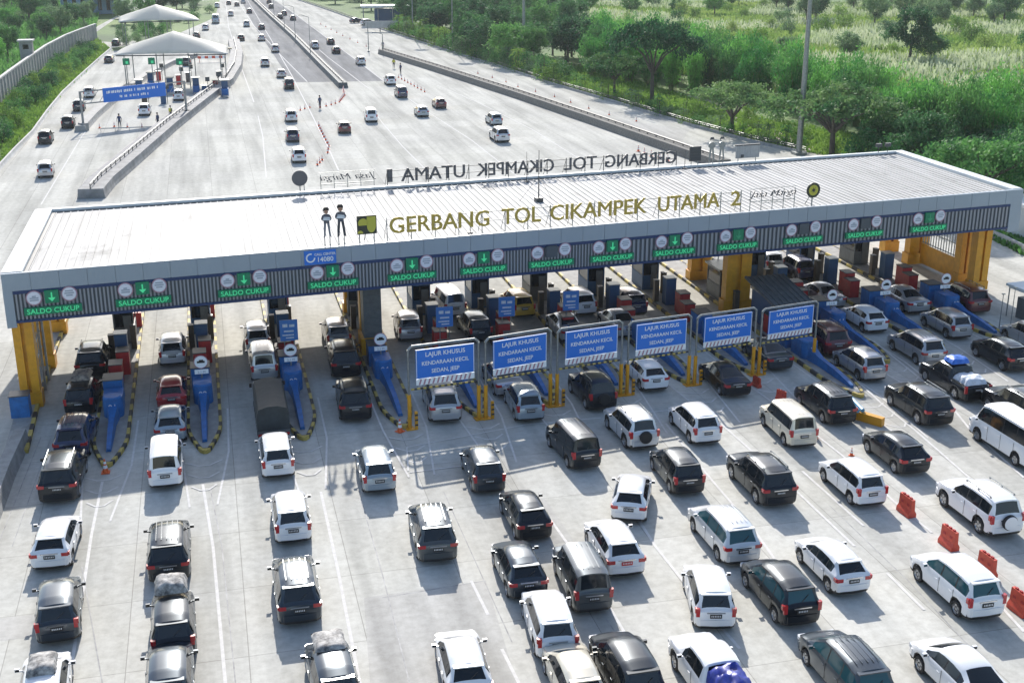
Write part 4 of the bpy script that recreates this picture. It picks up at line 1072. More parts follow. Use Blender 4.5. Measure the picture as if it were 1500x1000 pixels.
car(656,440,'wagon','white','white boxy minivan at the booths in the sixth lane',-4)
car(898,793,'hatch','white','white hatchback with a red number plate in the centre right',2,over=PR,s=1.04)
car(926,720,'hatch','white','white hatchback turned to the right, alone in the centre',24)
car(923,620,'suvspare','pale','silver car with rear spare wheel and white roof below the third blue sign',-2)
car(866,567,'suvspare','black','black offroad car with spare wheel under the third blue lane sign',-2)
car(945,542,'hatch','white','white small car under the fourth blue lane sign',0)
car(827,473,'sedan','silver','silver sedan roof showing above the third blue sign',0)
car(757,441,'mpv','yellow','yellow minivan beside a small blue notice board at the booths',-2)
car(845,438,'mpv','white','white minivan behind a small blue notice board at the booths',-3)
car(990,682,'mpv','black','black minivan in the sun behind the white minivan with sharp rear lamps',2)
car(1016,614,'mpv','white','white minivan half in shade left of the beige wagon',0)
car(1060,548,'sedan','black','black sedan under the fifth blue lane sign',0)
car(905,468,'sedan','silver','silver grey sedan behind the fourth blue sign',-2)
car(918,438,'mpv','navy','dark blue minivan under a small blue notice board, right of the white one',-3)
car(1037,863,'mpv','white','white minivan pointing straight ahead across the lane line, centre right',14)
car(1058,773,'innova','pale','pale silver white-roofed minivan with teal rear window, right of centre',0,over=GT)
car(1113,695,'suv','black','black car with striped shiny roof behind the beige wagon',0)
car(1153,617,'wagon','beige','beige boxy wagon with dark rear window beside red barriers',2)
car(1140,857,'mpv','black','long black minivan with teal rear window in the right centre',0,over=GT,s=1.04)
car(1122,512,'sedan','grey','dark grey sedan partly behind the posts of the last blue sign frame',0)
car(916,972,'mpv','black','black minivan with bright roof cut by the bottom edge, centre right',0,s=1.04)
car(841,985,'hatch','beige','cream hatchback cut by the bottom edge next to the black minivan',2)
car(1044,985,'pickup','white','white pickup truck with a blue tarpaulin load at the bottom edge',0)
roof_load(-1,'tarpaulin_load','crumpled dark blue tarpaulin load on the white pickup at the bottom edge',(1.35,1.7,.62),M['tarp_blue'],-1.55,21,amp=.22,cat='load')
# right hand lanes
car(1217,818,'hatch','white','white hatchback with dark rear window below a white minivan, right side',0)
car(1247,698,'mpv','white','white minivan left of the first red water barrier',0)
car(1207,585,'innova','black','black minivan beside the light blue guide rail end',0)
car(1258,528,'mpv','silver','grey minivan in the shade beside the blue cushion of the tenth island',0)
car(1204,492,'suv','maroon','dark maroon car in the shade right of the last blue lane sign',0)
car(1265,462,'hatch','white','white hatchback in the shade between two round lane limit signs',0)
car(1237,972,'innova','grey','dark grey ribbed-roof minivan cut by the bottom edge at right',0,over=GT)
car(1399,848,'mpv','white','white minivan with teal rear window between red water barriers at far right',0,over=GT,s=1.07)
car(1344,587,'suv','black','black car in the sun behind the dark pickup truck, right side',0)
car(1311,655,'hatch','black','black hatchback in the sun left of the white minibus',0,s=1.04)
car(1341,505,'innova','silver','silver grey minivan in the shade at the shadow edge, right side',0)
car(1322,434,'sedan','silver','silver grey sedan behind a round lane limit sign near the right columns',0,s=1.05)
car(1203,428,'sedan','silver','silver sedan with pale roof right of the low dark-roofed shed',0)
car(1396,552,'pickup','black','dark pickup truck with blue and white covered load in the right lanes',0)
roof_load(-1,'covered_load','white plastic covered load in the bed of the dark pickup truck',(1.4,1.5,.35),M['tarp_white'],-1.65,31,amp=.2,cat='load',zadd=0)
roof_load(-2 if False else -1,'covered_load','bright blue tarpaulin on the cab end of the dark pickup truck',(1.2,1.05,.30),M['tarp_bright'],-.15,33,amp=.12,cat='load',zadd=.04)
car(1385,470,'mpv','silver','grey silver minivan in the shade ahead of the right hand pickup truck',0)
car(1409,434,'suv','maroon','dark maroon car by the right end columns behind a round sign',0)
car(1411,985,'sedan','white','white sedan cut by the bottom edge at far right',0,s=1.05)
car(1432,736,'suvspare','white','white offroad car with white-covered spare wheel at far right',0,over={'cover':PAINT['white']},s=1.06)
car(1482,642,'minibus','white','white minibus with long dark side windows cut by the right edge',0)
car(1490,592,'suv','black','black car above the white minibus at the right edge',0)
car(1466,514,'hatch','black','black hatchback with shiny roof at the canopy shadow edge, far right',0,s=1.08)
car(1506,489,'mpv','silver','silver minivan cut by the right edge beside the rightmost lane',0)
car(1120,379,'mpv','white','white minivan beyond the booths right of the wide yellow column',0)
car(1165,389,'mpv','navy','dark blue minivan beyond the booths in the eleventh lane',0)
# covered truck in the third lane
def truck(px,py,label):
    p=G(px,py,1.4); t=thing('covered_truck',label,'truck',(p.x,p.y,.01),0,'vehicles queuing at the toll gate'); t.scale=(.92,.95,.86)
    mb=MB()
    vs=[]
    for y in [-2.4+q*.4 for q in range(13)]:
        sag=.05*math.sin(y*7.8)
        for x,z in ((-.92,.95),(-.93,2.0),(-.80,2.35+sag),(-.3,2.52+sag),(.3,2.52+sag),(.80,2.35+sag),(.93,2.0),(.92,.95)): vs.append((x,y-.3,z))
    fs=[(j*8+i,j*8+i+1,(j+1)*8+i+1,(j+1)*8+i) for j in range(12) for i in range(7)]+[tuple(range(8))[::-1],tuple(96+i for i in range(8))]
    mb.add(vs,fs); mb.build('canvas_cover',M['tarp_dark'],t,smooth=30)
    mb=MB(); mb.box((0,-.3,.8),(1.86,4.9,.3)); 
    for k in range(6): 
        for s in (-1,1): mb.box((s*.94,-2.6+k*.92,.8),(.03,.08,.34))
    mb.build('load_bed',M['booth_grey'],t)
    mb=MB(); mb.add([(-.86,2.3,.5),(.86,2.3,.5),(.86,3.7,.5),(-.86,3.7,.5),(-.86,2.3,1.9),(.86,2.3,1.9),(.86,3.1,1.95),(-.86,3.1,1.95),(-.86,3.65,1.2),(.86,3.65,1.2)],[(3,2,1,0),(0,1,5,4),(4,5,6,7),(7,6,9,8),(8,9,2,3),(0,4,7,8,3),(1,2,9,6,5)]); mb.build('cab',PAINT['silver'],t)
    mb=MB(); mb.add([(-.78,3.18,1.88),(.78,3.18,1.88),(.78,3.66,1.25),(-.78,3.66,1.25)],[(0,1,2,3)]); mb.v=[(x,y+.02,z+.015) for x,y,z in mb.v]; mb.build('windscreen',M['glass'],t)
    for yc in (-1.6,2.9):
        for s in (-1,1):
            a,r=wheel_mb(.38,.24); 
            for q in (a,r): q.v=[(x+s*.78,y+yc,z+.38) for x,y,z in q.v]
            w_=a.build('wheel',M['rubber'],t,smooth=40); r.build('rim',M['rim'],w_,smooth=40)
    for s in (-1,1):
        mb=MB(); mb.box((s*.78,-2.79,.72),(.22,.04,.14)); mb.build('tail_light',M['red_lamp'],t)
        mb=MB(); mb.box((s*1.02,3.35,1.55),(.16,.06,.26)); mb.box((s*.92,3.38,1.6),(.12,.03,.03)); mb.build('mirror',M['black'],t)
    mb=MB(); mb.box((0,-2.8,.62),(.46,.03,.15)); mb.build('number_plate',M['plate'],t)
    mb=MB(); mb.box((0,-2.72,.45),(1.7,.10,.12)); mb.build('rear_bumper',M['black'],t)
truck(396,590,'dark canvas covered truck in the shade in the third lane')
# ---- beyond the gate: single-mesh vehicles, only a few pixels each
FL='vehicles on the left branch road'
farcar(67,247,'mpv','silver','silver minivan nearest the canopy on the left branch road',tow=(100,120),group=FL)
farcar(67,200,'mpv','black','black minivan on the left branch road, second from the canopy',tow=(115,120),group=FL)
farcar(100,178,'mpv','black','black minivan midway along the left branch road',tow=(130,120),group=FL)
farcar(116,154,'mpv','grey','dark grey minivan beside the blue banner gantry on the left branch',tow=(150,90),group=FL)
farcar(131,135,'mpv','pale','silver white minivan above the blue banner end on the left branch',tow=(160,90),group=FL)
farcar(160,86,'hatch','grey','dark car disappearing under the near white membrane canopy on the left',tow=(190,60),group=FL)
farcar(274,90,'mpv','grey','dark grey minivan under the near membrane canopy, right side',tow=(290,60),group=FL)
farcar(212,160,'mpv','white','white car passing below the blue banner gantry',tow=(240,100),group=FL)
farcar(262,139,'mpv','white','white car beside the right end of the blue banner gantry',tow=(290,60),group=FL)
farcar(288,51,'hatch','grey','grey car between the two white membrane canopies',tow=(300,30),group=FL)
farcar(316,30,'minibus','bluegrey','pale green grey van right of the far membrane canopy',tow=(322,0),group=FL,s=1.1)
farcar(301,40,'mpv','pale','pale minivan just right of the far membrane canopy',tow=(315,0),group=FL)
farcar(170,62,'hatch','grey','dark car at the left tip of the near membrane canopy',tow=(200,40),group=FL)
FM='vehicles on the left main carriageway'
for a in ((437,226,'mpv','white','white roofed silver minivan nearest the gate on the main carriageway'),(428,197,'mpv','navy','navy minivan second from the gate on the main carriageway'),(426,169,'mpv','pale','pale minivan third from the gate on the main carriageway'),
 (423,123,'wagon','black','black boxy car left of the cone arc end'),(412,107,'hatch','silver','silver hatchback just behind the black boxy car by the median'),(388,91,'mpv','silver','silver minivan left of the median, lowest of the three in a triangle'),(403,71,'mpv','silver','silver minivan close to the median'),(353,55,'hatch','black','black hatchback near the far left edge of the carriageway'),(383,55,'hatch','silver','grey hatchback right of the black one on the far carriageway'),(383,39,'hatch','grey','dark hatchback ahead of the grey one near the median'),(361,35,'mpv','bluegrey','blue grey minivan far up the carriageway'),(338,20,'mpv','silver','silver minivan near the top of the carriageway'),(365,16,'hatch','grey','dark car beside the median near the top'),(347,6,'hatch','grey','dark car at the very top of the carriageway, right one'),(335,4,'hatch','brown','dark brown car at the very top of the carriageway, left one'),(356,2,'hatch','silver','grey car at the top edge near the median'),(318,8,'mpv','white','white car at the top left of the carriageway')):
    farcar(*a,tow=(334,-40) if a[0]<395 else (345,-40),group=FM)
FRG='vehicles on the right carriageway'
for a in ((731,197,'suv','pale','silver white car nearest the gate on the right carriageway'),(723,174,'mpv','bluegrey','grey silver minivan just behind the nearest car on the right carriageway'),(643,150,'hatch','maroon','maroon hatchback on the right carriageway'),(617,162,'hatch','bluegrey','blue grey hatchback left of the maroon one'),(587,135,'wagon','navy','dark navy boxy van right of the cone line start'),(571,117,'mpv','white','white car above the dark navy boxy van'),(528,89,'mpv','pale','pale minivan on the grey asphalt of the right carriageway'),(492,73,'hatch','black','black car, lower of a pair on the right carriageway'),(484,60,'hatch','black','black car, upper of a pair on the right carriageway'),(461,66,'mpv','pale','pale minivan beside the median on the right carriageway'),(429,26,'hatch','grey','dark car right of the lamp posts far up the right carriageway'),(416,19,'hatch','grey','dark car, upper of a close pair far up the right carriageway'),(410,24,'hatch','grey','dark car, lower of a close pair far up the right carriageway'),(397,9,'hatch','brown','brown grey car near the top of the right carriageway'),(394,2,'hatch','grey','dark car at the top edge of the right carriageway')):
    farcar(*a,tow=(370,-40),group=FRG)
farcar(543,169,'wagon','white','white and black boxy car in the middle of the wide road',tow=(470,30),group=FRG,dh=0)
farcar(504,185,'hatch','maroon','dark red hatchback left of the white and black boxy car',tow=(450,30),group=FRG)
# ------------------------------------------------------------------ barriers beyond the gate
wall_path('concrete_divider','long pale concrete divider curving between the left branch and the wide road',[(134,291),(150,272),(184,243),(245,190),(296,150),(331,123),(344,102),(347,82),(343,64)],2.6,1.0,mat('divider_grey',(.27,.275,.28),.85,var=.4,vs=.8),'divider',rail=.5)
wall_path('concrete_divider','long dark grey divider filled with gravel along the right carriageway',[(560,79),(640,104),(760,143),(880,184),(1000,226),(1060,247)],1.8,1.0,M['gravel'],'divider',rail=.3)
wall_path('median_barrier','grey blue median barrier between the two highway carriageways',[(503,129),(470,96),(430,55),(398,26),(371,0),(352,-14)],1.5,.9,mat('median_grey',(.11,.135,.15),.8,var=.4,vs=.6),'median barrier',rail=.3)
wall_path('concrete_divider','grey tapering divider starting at the blue banner gantry on the left branch',[(118,193),(136,173),(158,154),(190,130),(215,113),(250,95),(285,84)],1.4,.8,M['concrete_wall'],'divider')
wall_path('road_kerb','pale kerb wall along the green bank of the left branch road',[(-30,290),(0,246),(22,222),(48,196),(70,165),(92,138),(118,113),(150,84),(163,73)],.3,.5,M['concrete_light'],'kerb wall')
wall_path('kerb_railing','low railing along the tree side edge of the right access road',[(420,-5),(480,15),(560,44),(640,70),(720,94),(810,124),(900,150),(1010,184),(1100,208),(1180,226)],.3,.35,M['concrete_wall'],'railing',rail=.5)
t=thing('retaining_wall','tall grey concrete panel wall on the green bank at far left','wall',(0,0,0))
P_=[G(*p) for p in ((-70,235),(-30,185),(0,152),(22,133),(45,114),(70,94),(98,77),(120,67),(142,58))]
mb=MB(); mb.strip([(-.15,-1),(-.15,3.5),(.15,3.5),(.15,-1)],[(p.x,p.y) for p in P_]); mb.build('wall',M['concrete_wall'],t)
mb=MB(); mb.strip([(-.25,3.5),(-.25,3.75),(.25,3.75),(.25,3.5)],[(p.x,p.y) for p in P_])
for a in range(len(P_)-1):
    n=max(1,int((P_[a+1]-P_[a]).length/3))
    for q in range(n):
        p=P_[a].lerp(P_[a+1],q/n); mb.box((p.x+.1,p.y-.1,1.7),(.35,.35,3.55))
mb.build('coping',M['concrete_light'],t)
p=G(50,110); t=thing('wall_tower','small grey block house with flat roof behind the retaining wall','block house',(p.x-1,p.y+2,0))
mb=MB(); mb.box((0,0,3),(2.2,2.2,6)); mb.build('wall',M['concrete_wall'],t); mb=MB(); mb.box((0,0,6.1),(2.8,2.8,.25)); mb.build('roof',M['concrete_light'],t); mb=MB(); mb.box((0,-1.12,5),(1.0,.06,.8)); mb.build('window',M['glass'],t)
# ---- banner gantry
A=G(123,191); B=G(274,172); W_=(B-A).length; an=math.atan2(B.y-A.y,B.x-A.x)
t=thing('banner_gantry','long blue banner on a steel gantry across the left branch road','banner gantry',A,an)
for k,xx in enumerate((0,W_)):
    mb=MB(); mb.tube((xx,0,0),(xx,0,5.2),.16,8); mb.box((xx,0,.5),(.9,1.2,1.0)); mb.build('post',M['concrete_wall'],t)
mb=MB()
for z in (3.5,5.1): mb.tube((0,0,z),(W_,0,z),.09,6)
for k in range(12): mb.tube((k*W_/12,0,3.5),((k+1)*W_/12,0,5.1),.04,4)
mb.build('truss',M['steel'],t)
mb=MB(); mb.box((W_*.50,-.2,4.35),(W_*.60,.08,1.9)); pn=mb.build('banner',M['blue_sign'],t)
mb=MB(); r9=random.Random(4)
for zz,xa,xb in ((4.72,-.44,.38),(4.0,-.24,.22)):
    x=xa*W_*.6
    while x<xb*W_*.6:
        ww=r9.uniform(.12,.3); mb.box((W_*.5+x,-.25,zz+r9.uniform(-.03,.03)),(ww*.7,.015,.34 if zz>4.5 else .3)); x+=ww+(.25 if r9.random()<.2 else .02)
mb.build('lettering',M['sign_white'],pn)
# ---- membrane canopies of the second plaza
M['membrane']=M['offwhite']; _n,_l=nodes(M['membrane']); _t=_n.new('ShaderNodeBsdfTranslucent'); _t.inputs[0].default_value=(.8,.79,.74,1); _x=_n.new('ShaderNodeMixShader'); _x.inputs[0].default_value=.6; _l.new(_n['Principled BSDF'].outputs[0],_x.inputs[1]); _l.new(_t.outputs[0],_x.inputs[2]); _l.new(_x.outputs[0],_n['Material Output'].inputs[0])
def membrane(label,A,B,depth,zap,zed):
    mid=(A+B)/2; d=B-A; W_=d.length; an=math.atan2(d.y,d.x)
    t=thing('membrane_canopy',label,'canopy',(mid.x,mid.y,0),an,'white membrane canopies')
    nx,ny=36,14; vs=[]
    for j in range(ny+1):
        for i in range(nx+1):
            u=i/nx*2-1; v=j/ny*2-1
            ridge=(1-abs(u))**1.25; z=zed+(zap-zed)*ridge*(1-.92*abs(v)**1.5)+1.15*(1-v*v)*(1-.5*ridge)*(1-.5*abs(u)**6)
            sc=.93*(1-.20*(1-abs(u))*abs(v)*.0)
            y=(v*depth/2)*(1-.22*math.sin(math.pi*min(1,abs(u)*1.0))*1.0)
            vs.append((u*W_/2*(1-.05*(1-v*v)),y+depth/2,z))
    fs=[(j*(nx+1)+i,j*(nx+1)+i+1,(j+1)*(nx+1)+i+1,(j+1)*(nx+1)+i) for j in range(ny) for i in range(nx)]
    mb=MB(); mb.add(vs,fs); o=mb.build('membrane',M['membrane'],t,smooth=60)
    so_=o.modifiers.new('thick','SOLIDIFY'); so_.thickness=.03
    for k in range(4):
        for yy in (1.5,depth-1.5):
            x=-W_*.42+k*W_*.28; mb=MB(); mb.tube((x,yy,0),(x,yy,zed+.3),.09,8); mb.build('column',M['steel'],t)
    mb=MB(); mb.tube((-W_*.48,.4,zed-.1),(W_*.48,.4,zed-.1),.10,6); mb.tube((-W_*.48,depth-.4,zed-.1),(W_*.48,depth-.4,zed-.1),.10,6); mb.tube((0,depth/2,zed),(0,depth/2,zap-.2),.12,6); mb.build('edge_beam',M['steel_dark'],t)
    return t
membrane('near white membrane canopy with a single peak over the left branch plaza',G(165,79,6),G(334,77,6),11,8.6,5.7)
membrane('far white membrane canopy behind the near one at top left',G(173,31,6),G(293,28,6),12,8.5,5.7)
membrane('small third white membrane canopy at the top left edge beside the blue building',G(115,-4,5),G(180,2,5),10,8.0,5.0)
for k,(x,gy) in enumerate(((185,90),(222,89),(263,90))):
    q=G(x,gy,5.0); t=thing('green_signal','round green lane signal under the near membrane canopy, %s of three'%ordw[k],'signal',(q.x,q.y-.6,0),0,'green signals under the near canopy')
    mb=MB(); mb.tube((0,.1,0),(0,.1,5.6),.07,6); mb.build('pole',M['steel'],t)
    mb=MB(); mb.box((0,0,5.0),(1.1,.2,1.1)); hd=mb.build('housing',M['green_board'],t); mb=MB(); mb.box((0.1,-.12,4.85),(.42,.04,.42)); mb.build('lamp',M['green_txt'],hd)
for k,(x,y) in enumerate(((250,136),(288,136),(222,128),(330,140),(205,140))):
    q=G(x,y); t=thing('ticket_booth','small dark booth with blue base on the left branch plaza, %s of five'%ordw[k],'booth',(q.x,q.y,0),0,'ticket booths of the left plaza')
    mb=MB(); mb.box((0,0,.6),(1.1,2.6,1.2)); mb.build('base',M['blue'],t); mb=MB(); mb.box((0,.2,1.8),(1.0,1.6,1.2)); mb.build('cabin',M['booth'],t); mb=MB(); mb.box((0,.2,2.5),(1.4,2.0,.15)); mb.build('roof',M['steel'],t)
    mb=MB(); mb.box((0,-1.6,.12),(.9,4.0,.24)); mb.build('kerb',M['concrete_wall'],t)
for k,(x,y,m_) in enumerate(((262,124,'red'),(240,152,'booth'),(300,140,'booth'),(316,132,'red'),(322,118,'booth_grey'),(212,150,'booth_brown'),(276,120,'booth_grey'),(233,118,'red'))):
    q=G(x,y); t=thing('equipment_cabinet','small %s equipment cabinet on the left branch plaza, %s of eight'%({'red':'red','booth':'dark blue','booth_grey':'grey','booth_brown':'brown'}[m_],ordw[k]),'cabinet',(q.x,q.y,0),0,'equipment cabinets of the left plaza')
    mb=MB(); mb.box((0,0,.8),(.8,1.0,1.6)); mb.build('body',M[m_],t); mb=MB(); mb.box((0,0,1.64),(.95,1.15,.08)); mb.build('lid',M['steel'],t)
    mb=MB(); mb.tube((.6,0,0),(.6,0,2.6),.05,6); mb.box((.6,-.05,2.6),(.7,.12,.7)); mb.build('signal',M['steel_dark'],t)
t=thing('boom_barrier','long white boom lying across the left branch road below the banner','barrier',G(148,194),0)
a=G(148,194); c=G(232,191)-a; mb=MB(); mb.tube((0,0,.5),(c.x,c.y,.5),.07,6)
for k in range(5): mb.tube((c.x*k/4,c.y*k/4,0),(c.x*k/4,c.y*k/4,.5),.04,4)
mb.build('arm',M['concrete_light'],t)
q=G(285,92); t=thing('roof_gate_board','red and white barrier board under the right half of the near membrane canopy','barrier',(q.x+1,q.y,0))
mb=MB()
for k in range(8): mb.box((k*.7,0,1.0),(.7,.08,.5),mi=k%2)
mb.box((0,0,.5),(.1,.1,1.0)); mb.box((5,0,.5),(.1,.1,1.0)); mb.build('board',[M['red_barrier'],M['sign_white']],t)
# ---- highway far right: flat roofed check point and pale sign
q=G(565,37); t=thing('check_point','dark check point with thin flat white roof at the woodland edge','check point',(q.x,q.y,0),R(-8))
mb=MB(); mb.box((0,0,5.2),(13.5,6,.28)); mb.box((-3.5,0,4.9),(6,6.6,.2)); mb.build('roof',M['parapet'],t)
mb=MB(); mb.box((1.2,.6,2.3),(8.4,4,4.2)); mb.build('wall',M['booth'],t)
for k in range(4): mb=MB(); mb.tube((-6+k*4,-2.6,0),(-6+k*4,-2.6,5.0),.14,6); mb.build('post',M['steel'],t)
q=G(566,47); t=thing('pale_screen','long pale grey screen panel among shrubs near the check point','screen',(q.x,q.y,0),R(-12))
mb=MB(); mb.box((0,0,1.9),(11,.2,1.7)); mb.build('panel',M['concrete_light'],t)
for k in range(4): mb=MB(); mb.box((-4.8+k*3.2,.15,.9),(.2,.2,1.8)); mb.build('post',M['steel_dark'],t)
farcar(522,30,'hatch','grey','dark car parked left of the check point',60)
farcar(539,33,'mpv','white','white car parked in front of the check point',70)
sheet('check_point_road',[G(*p) for p in ((498,34),(530,27),(560,33),(552,42),(520,44))],.006,M['plaza'])
# ---- lamp poles
def mast(x,y,h,r,label,arm=False,nm='high_mast'):
    q=G(x,y); t=thing(nm,label,'mast' if nm=='high_mast' else 'lamp post',(q.x,q.y,0),0)
    mb=MB(); mb.tube((0,0,0),(0,0,h),r,10,r*.5); mb.box((0,0,.15),(r*4,r*4,.3)); mb.build('pole',M['steel'],t,smooth=40)
    mb=MB()
    if arm:
        mb.tube((0,0,h),(-1.5,0,h+.5),.05,6); mb.box((-1.8,0,h+.5),(.7,.25,.12))
    else:
        mb.lathe([(.3,h-.4),(1.5,h-.2),(1.5,h),(.3,h)],n=12)
        for k in range(6): mb.box((1.6*math.cos(k*1.05),1.6*math.sin(k*1.05),h-.35),(.5,.5,.35))
    mb.build('lamp_head',M['steel_dark'],t)
mast(1170,226,30,.36,'tall tapering grey high mast behind the right part of the canopy roof')
mast(767,86,30,.36,'tall grey high mast in front of the dark woods')
mast(605,54,22,.18,'thin grey pole among the woods behind the check point')
mast(663,72,20,.15,'thin pale pole in the woods right of the check point')
for k,(x,y) in enumerate(((455,83),(433,62),(417,46),(402,30))): mast(x,y,8,.09,'slim lamp post by the median, %s from the cone arc'%ordw[k],True,'lamp_post')
mast(540,76,6.5,.12,'short signal post at the far end of the gravel divider',True,'lamp_post')
mast(561,80,4.2,.14,'short dark post beside the signal post at the divider end',True,'lamp_post')
for k,(x,y,h) in enumerate(((1478,492,3.4),(1463,484,2.6))):
    q=G(x,y); mb=MB(); mb.tube((0,0,0),(0,0,h),.035,6,.025); mb.box((0,0,.03),(.25,.25,.06)); mb.box((0,0,h),(.22,.12,.06)); tag(mb.build('steel_pole',M['steel'],None,loc=q),('taller','shorter')[k]+' of two thin steel poles right of the gate','pole')
# ---- right of the gate: small pale structures
q=G(1500,470); t=thing('service_shelter','small shelter with pale flat roof on thin posts at the right edge','shelter',(q.x+1.0,q.y+.6,0),R(5))
mb=MB(); mb.box((0,0,2.3),(3.2,2.2,.16)); mb.box((0,0,2.14),(2.9,1.9,.12)); mb.build('roof',M['parapet'],t)
for sx in (-1,1):
    for sy in (-1,1): mb=MB(); mb.tube((sx*1.4,sy*.9,0),(sx*1.4,sy*.9,2.1),.05,6); mb.build('post',M['steel'],t)
mb=MB(); mb.box((-.2,0,.75),(1.6,.9,1.5)); mb.build('machine',M['booth_grey'],t)
q=G(1505,352); t=thing('gate_house','white gate house with dark openings and flat roof beyond the right end of the canopy','building',(q.x+3.2,q.y+1,0),R(5))
mb=MB(); mb.box((0,0,1.5),(8,5,3.0)); mb.build('wall',M['parapet'],t); mb=MB(); mb.box((0,0,3.15),(8.8,5.8,.3)); mb.build('roof',M['white'],t)
for k in range(3): mb=MB(); mb.box((-2.7+k*2.5,-2.53,1.5),(1.7,.08,1.5)); mb.build('window',M['glass'],t)
wall_path('road_kerb','white kerb wall under the hedge right of the canopy',[(1438,342),(1470,356),(1510,376)],.3,.7,M['concrete_light'],'kerb wall')
# ---- blue building top left
q=G(122,22); t=thing('blue_building','blue office block with vertical dark window strips at the top left','building',(q.x+2,q.y+8,0),R(6))
mb=MB(); mb.box((0,0,7),(18,12,14)); mb.build('wall',mat('blue_cladding',(.16,.28,.42),.4,var=.2,vs=.3),t)
for k in range(7): mb=MB(); mb.box((-7.6+k*2.5,-6.03,6.6),(1.1,.1,11)); mb.build('window',M['glass'],t)
mb=MB(); mb.box((0,0,14.2),(18.6,12.6,.5)); mb.build('roof',M['concrete_light'],t)

# ------------------------------------------------------------------ cones beyond the gate
CG='small traffic cones on the road beyond the gate'
def cone_line(px,n,lb,s=.85):
    P_=[G(*p) for p in px]; ln=[0]
    for a,c in zip(P_,P_[1:]): ln.append(ln[-1]+(c-a).length)
    for k in range(n):
        d=ln[-1]*k/(n-1)
        for a in range(len(P_)-1):
            if d<=ln[a+1]+1e-6: p=P_[a].lerp(P_[a+1],(d-ln[a])/(ln[a+1]-ln[a]+1e-9)); break
        cone(p.x,p.y,lb,CG,s)
cone_line(((503,131),(505,140),(497,150),(482,155),(468,158),(452,158),(440,162)),18,'cone in the curved arc from the median end')
cone_line(((467,185),(474,200),(482,215),(480,224)),10,'cone in the short straight row above the canopy')
cone_line(((472,235),(465,242)),3,'cone of the three just left of the rear script lettering')
cone_line(((584,114),(600,123),(622,135)),9,'cone in the straight row right of the navy boxy van')
cone_line(((470,36),(500,52),(535,68),(556,74)),9,'far cone leading to the gravel divider end')
cone_line(((700,108),(735,118),(760,128),(812,142),(846,154),(890,168),(910,173),(932,178)),10,'single cone standing in the empty right access road',.75)
cone_line(((146,188),(168,186),(190,187),(208,187)),4,'cone beside the white boom on the left branch')
cone_line(((935,222),(950,228),(965,232),(978,236)),5,'orange cone along the near end of the gravel divider',1.0)

# ------------------------------------------------------------------ people
def person_mesh():
    J={'pel':(0,0,.95,.15),'wai':(0,0,1.10,.135),'che':(0,.01,1.33,.165),'nec':(0,.0,1.50,.06),'hd0':(0,.02,1.60,.088),'hd1':(0,.01,1.70,.085)}
    seq=[('pel','wai'),('wai','che'),('che','nec'),('nec','hd0'),('hd0','hd1')]
    for s,n in ((-1,'l'),(1,'r')):
        J.update({n+'h':(s*.10,0,.88,.105),n+'k':(s*.11,.03,.50,.065),n+'a':(s*.12,-.02,.09,.045),n+'t':(s*.13,.13,.04,.04),n+'s':(s*.19,0,1.42,.065),n+'e':(s*.27,.0-.02,1.14,.045),n+'w':(s*.27,.10,.90,.033),n+'f':(s*.265,.14,.80,.030)})
        seq+=[('pel',n+'h'),(n+'h',n+'k'),(n+'k',n+'a'),(n+'a',n+'t'),('che',n+'s'),(n+'s',n+'e'),(n+'e',n+'w'),(n+'w',n+'f')]
    nm=list(J); me=bpy.data.meshes.new('p'); me.from_pydata([J[k][:3] for k in nm],[(nm.index(a),nm.index(c)) for a,c in seq],[])
    o=bpy.data.objects.new('p',me); COL.objects.link(o)
    m=o.modifiers.new('s','SKIN')
    if not me.skin_vertices: 
        bpy.context.view_layer.objects.active=o
        with bpy.context.temp_override(object=o,active_object=o): bpy.ops.mesh.customdata_skin_add()
    for k,v in zip(nm,me.skin_vertices[0].data): v.radius=(J[k][3],J[k][3]*.85)
    me.skin_vertices[0].data[0].use_root=True
    o.modifiers.new('d','SUBSURF').levels=1; o.modifiers['d'].render_levels=1
    dg=bpy.context.evaluated_depsgraph_get(); ev=o.evaluated_get(dg); r=bpy.data.meshes.new_from_object(ev); r.name='person'
    bpy.data.objects.remove(o); r.materials.clear()
    for q in ('skin','shirt_blue','trousers'): r.materials.append(M[q])
    for pg in r.polygons:
        c=pg.center; pg.material_index=2 if c.z<.93 and abs(c.x)<.24 else (1 if c.z<1.49 and not(abs(c.x)>.22 and c.z<1.1) else 0); pg.use_smooth=True
    return r
PM=person_mesh()
hb=MB(); hb.lathe([(0,1.815),(.06,1.80),(.10,1.74),(.105,1.67),(.09,1.63)],n=12); HM=hb.mesh('hair',[M['hair']],40)
vb=MB(); vb.strip([(-.20,1.04),(-.215,1.38),(-.15,1.46),(.15,1.46),(.215,1.38),(.20,1.04)],[(0,-.155),(0,.165)]); VM=vb.mesh('vest',[M['vest']])
for x,y,rz,lb,ve in ((469,160,.6,'person in dark clothes standing inside the cone arc',0),(587,109,2.0,'person in dark clothes standing above the cone row on the right carriageway',0),(577,101,0,'person standing by the far end of the cone row beside another',1),(176,189,3,'person standing at the left part of the white boom',0),(232,187,1,'person standing at the right end of the white boom',0),(251,176,2,'person standing just right of the blue banner gantry centre',1),(561,74,0,'person standing at the far end of the gravel divider',0)):
    q=G(x,y); t=thing('person',lb,'person',(q.x,q.y,.01),rz,'people on foot beyond the gate'); t.scale=(1.15,)*3
    obj('body',PM,t); obj('hair',HM,t)
    if ve: obj('vest',VM,t)
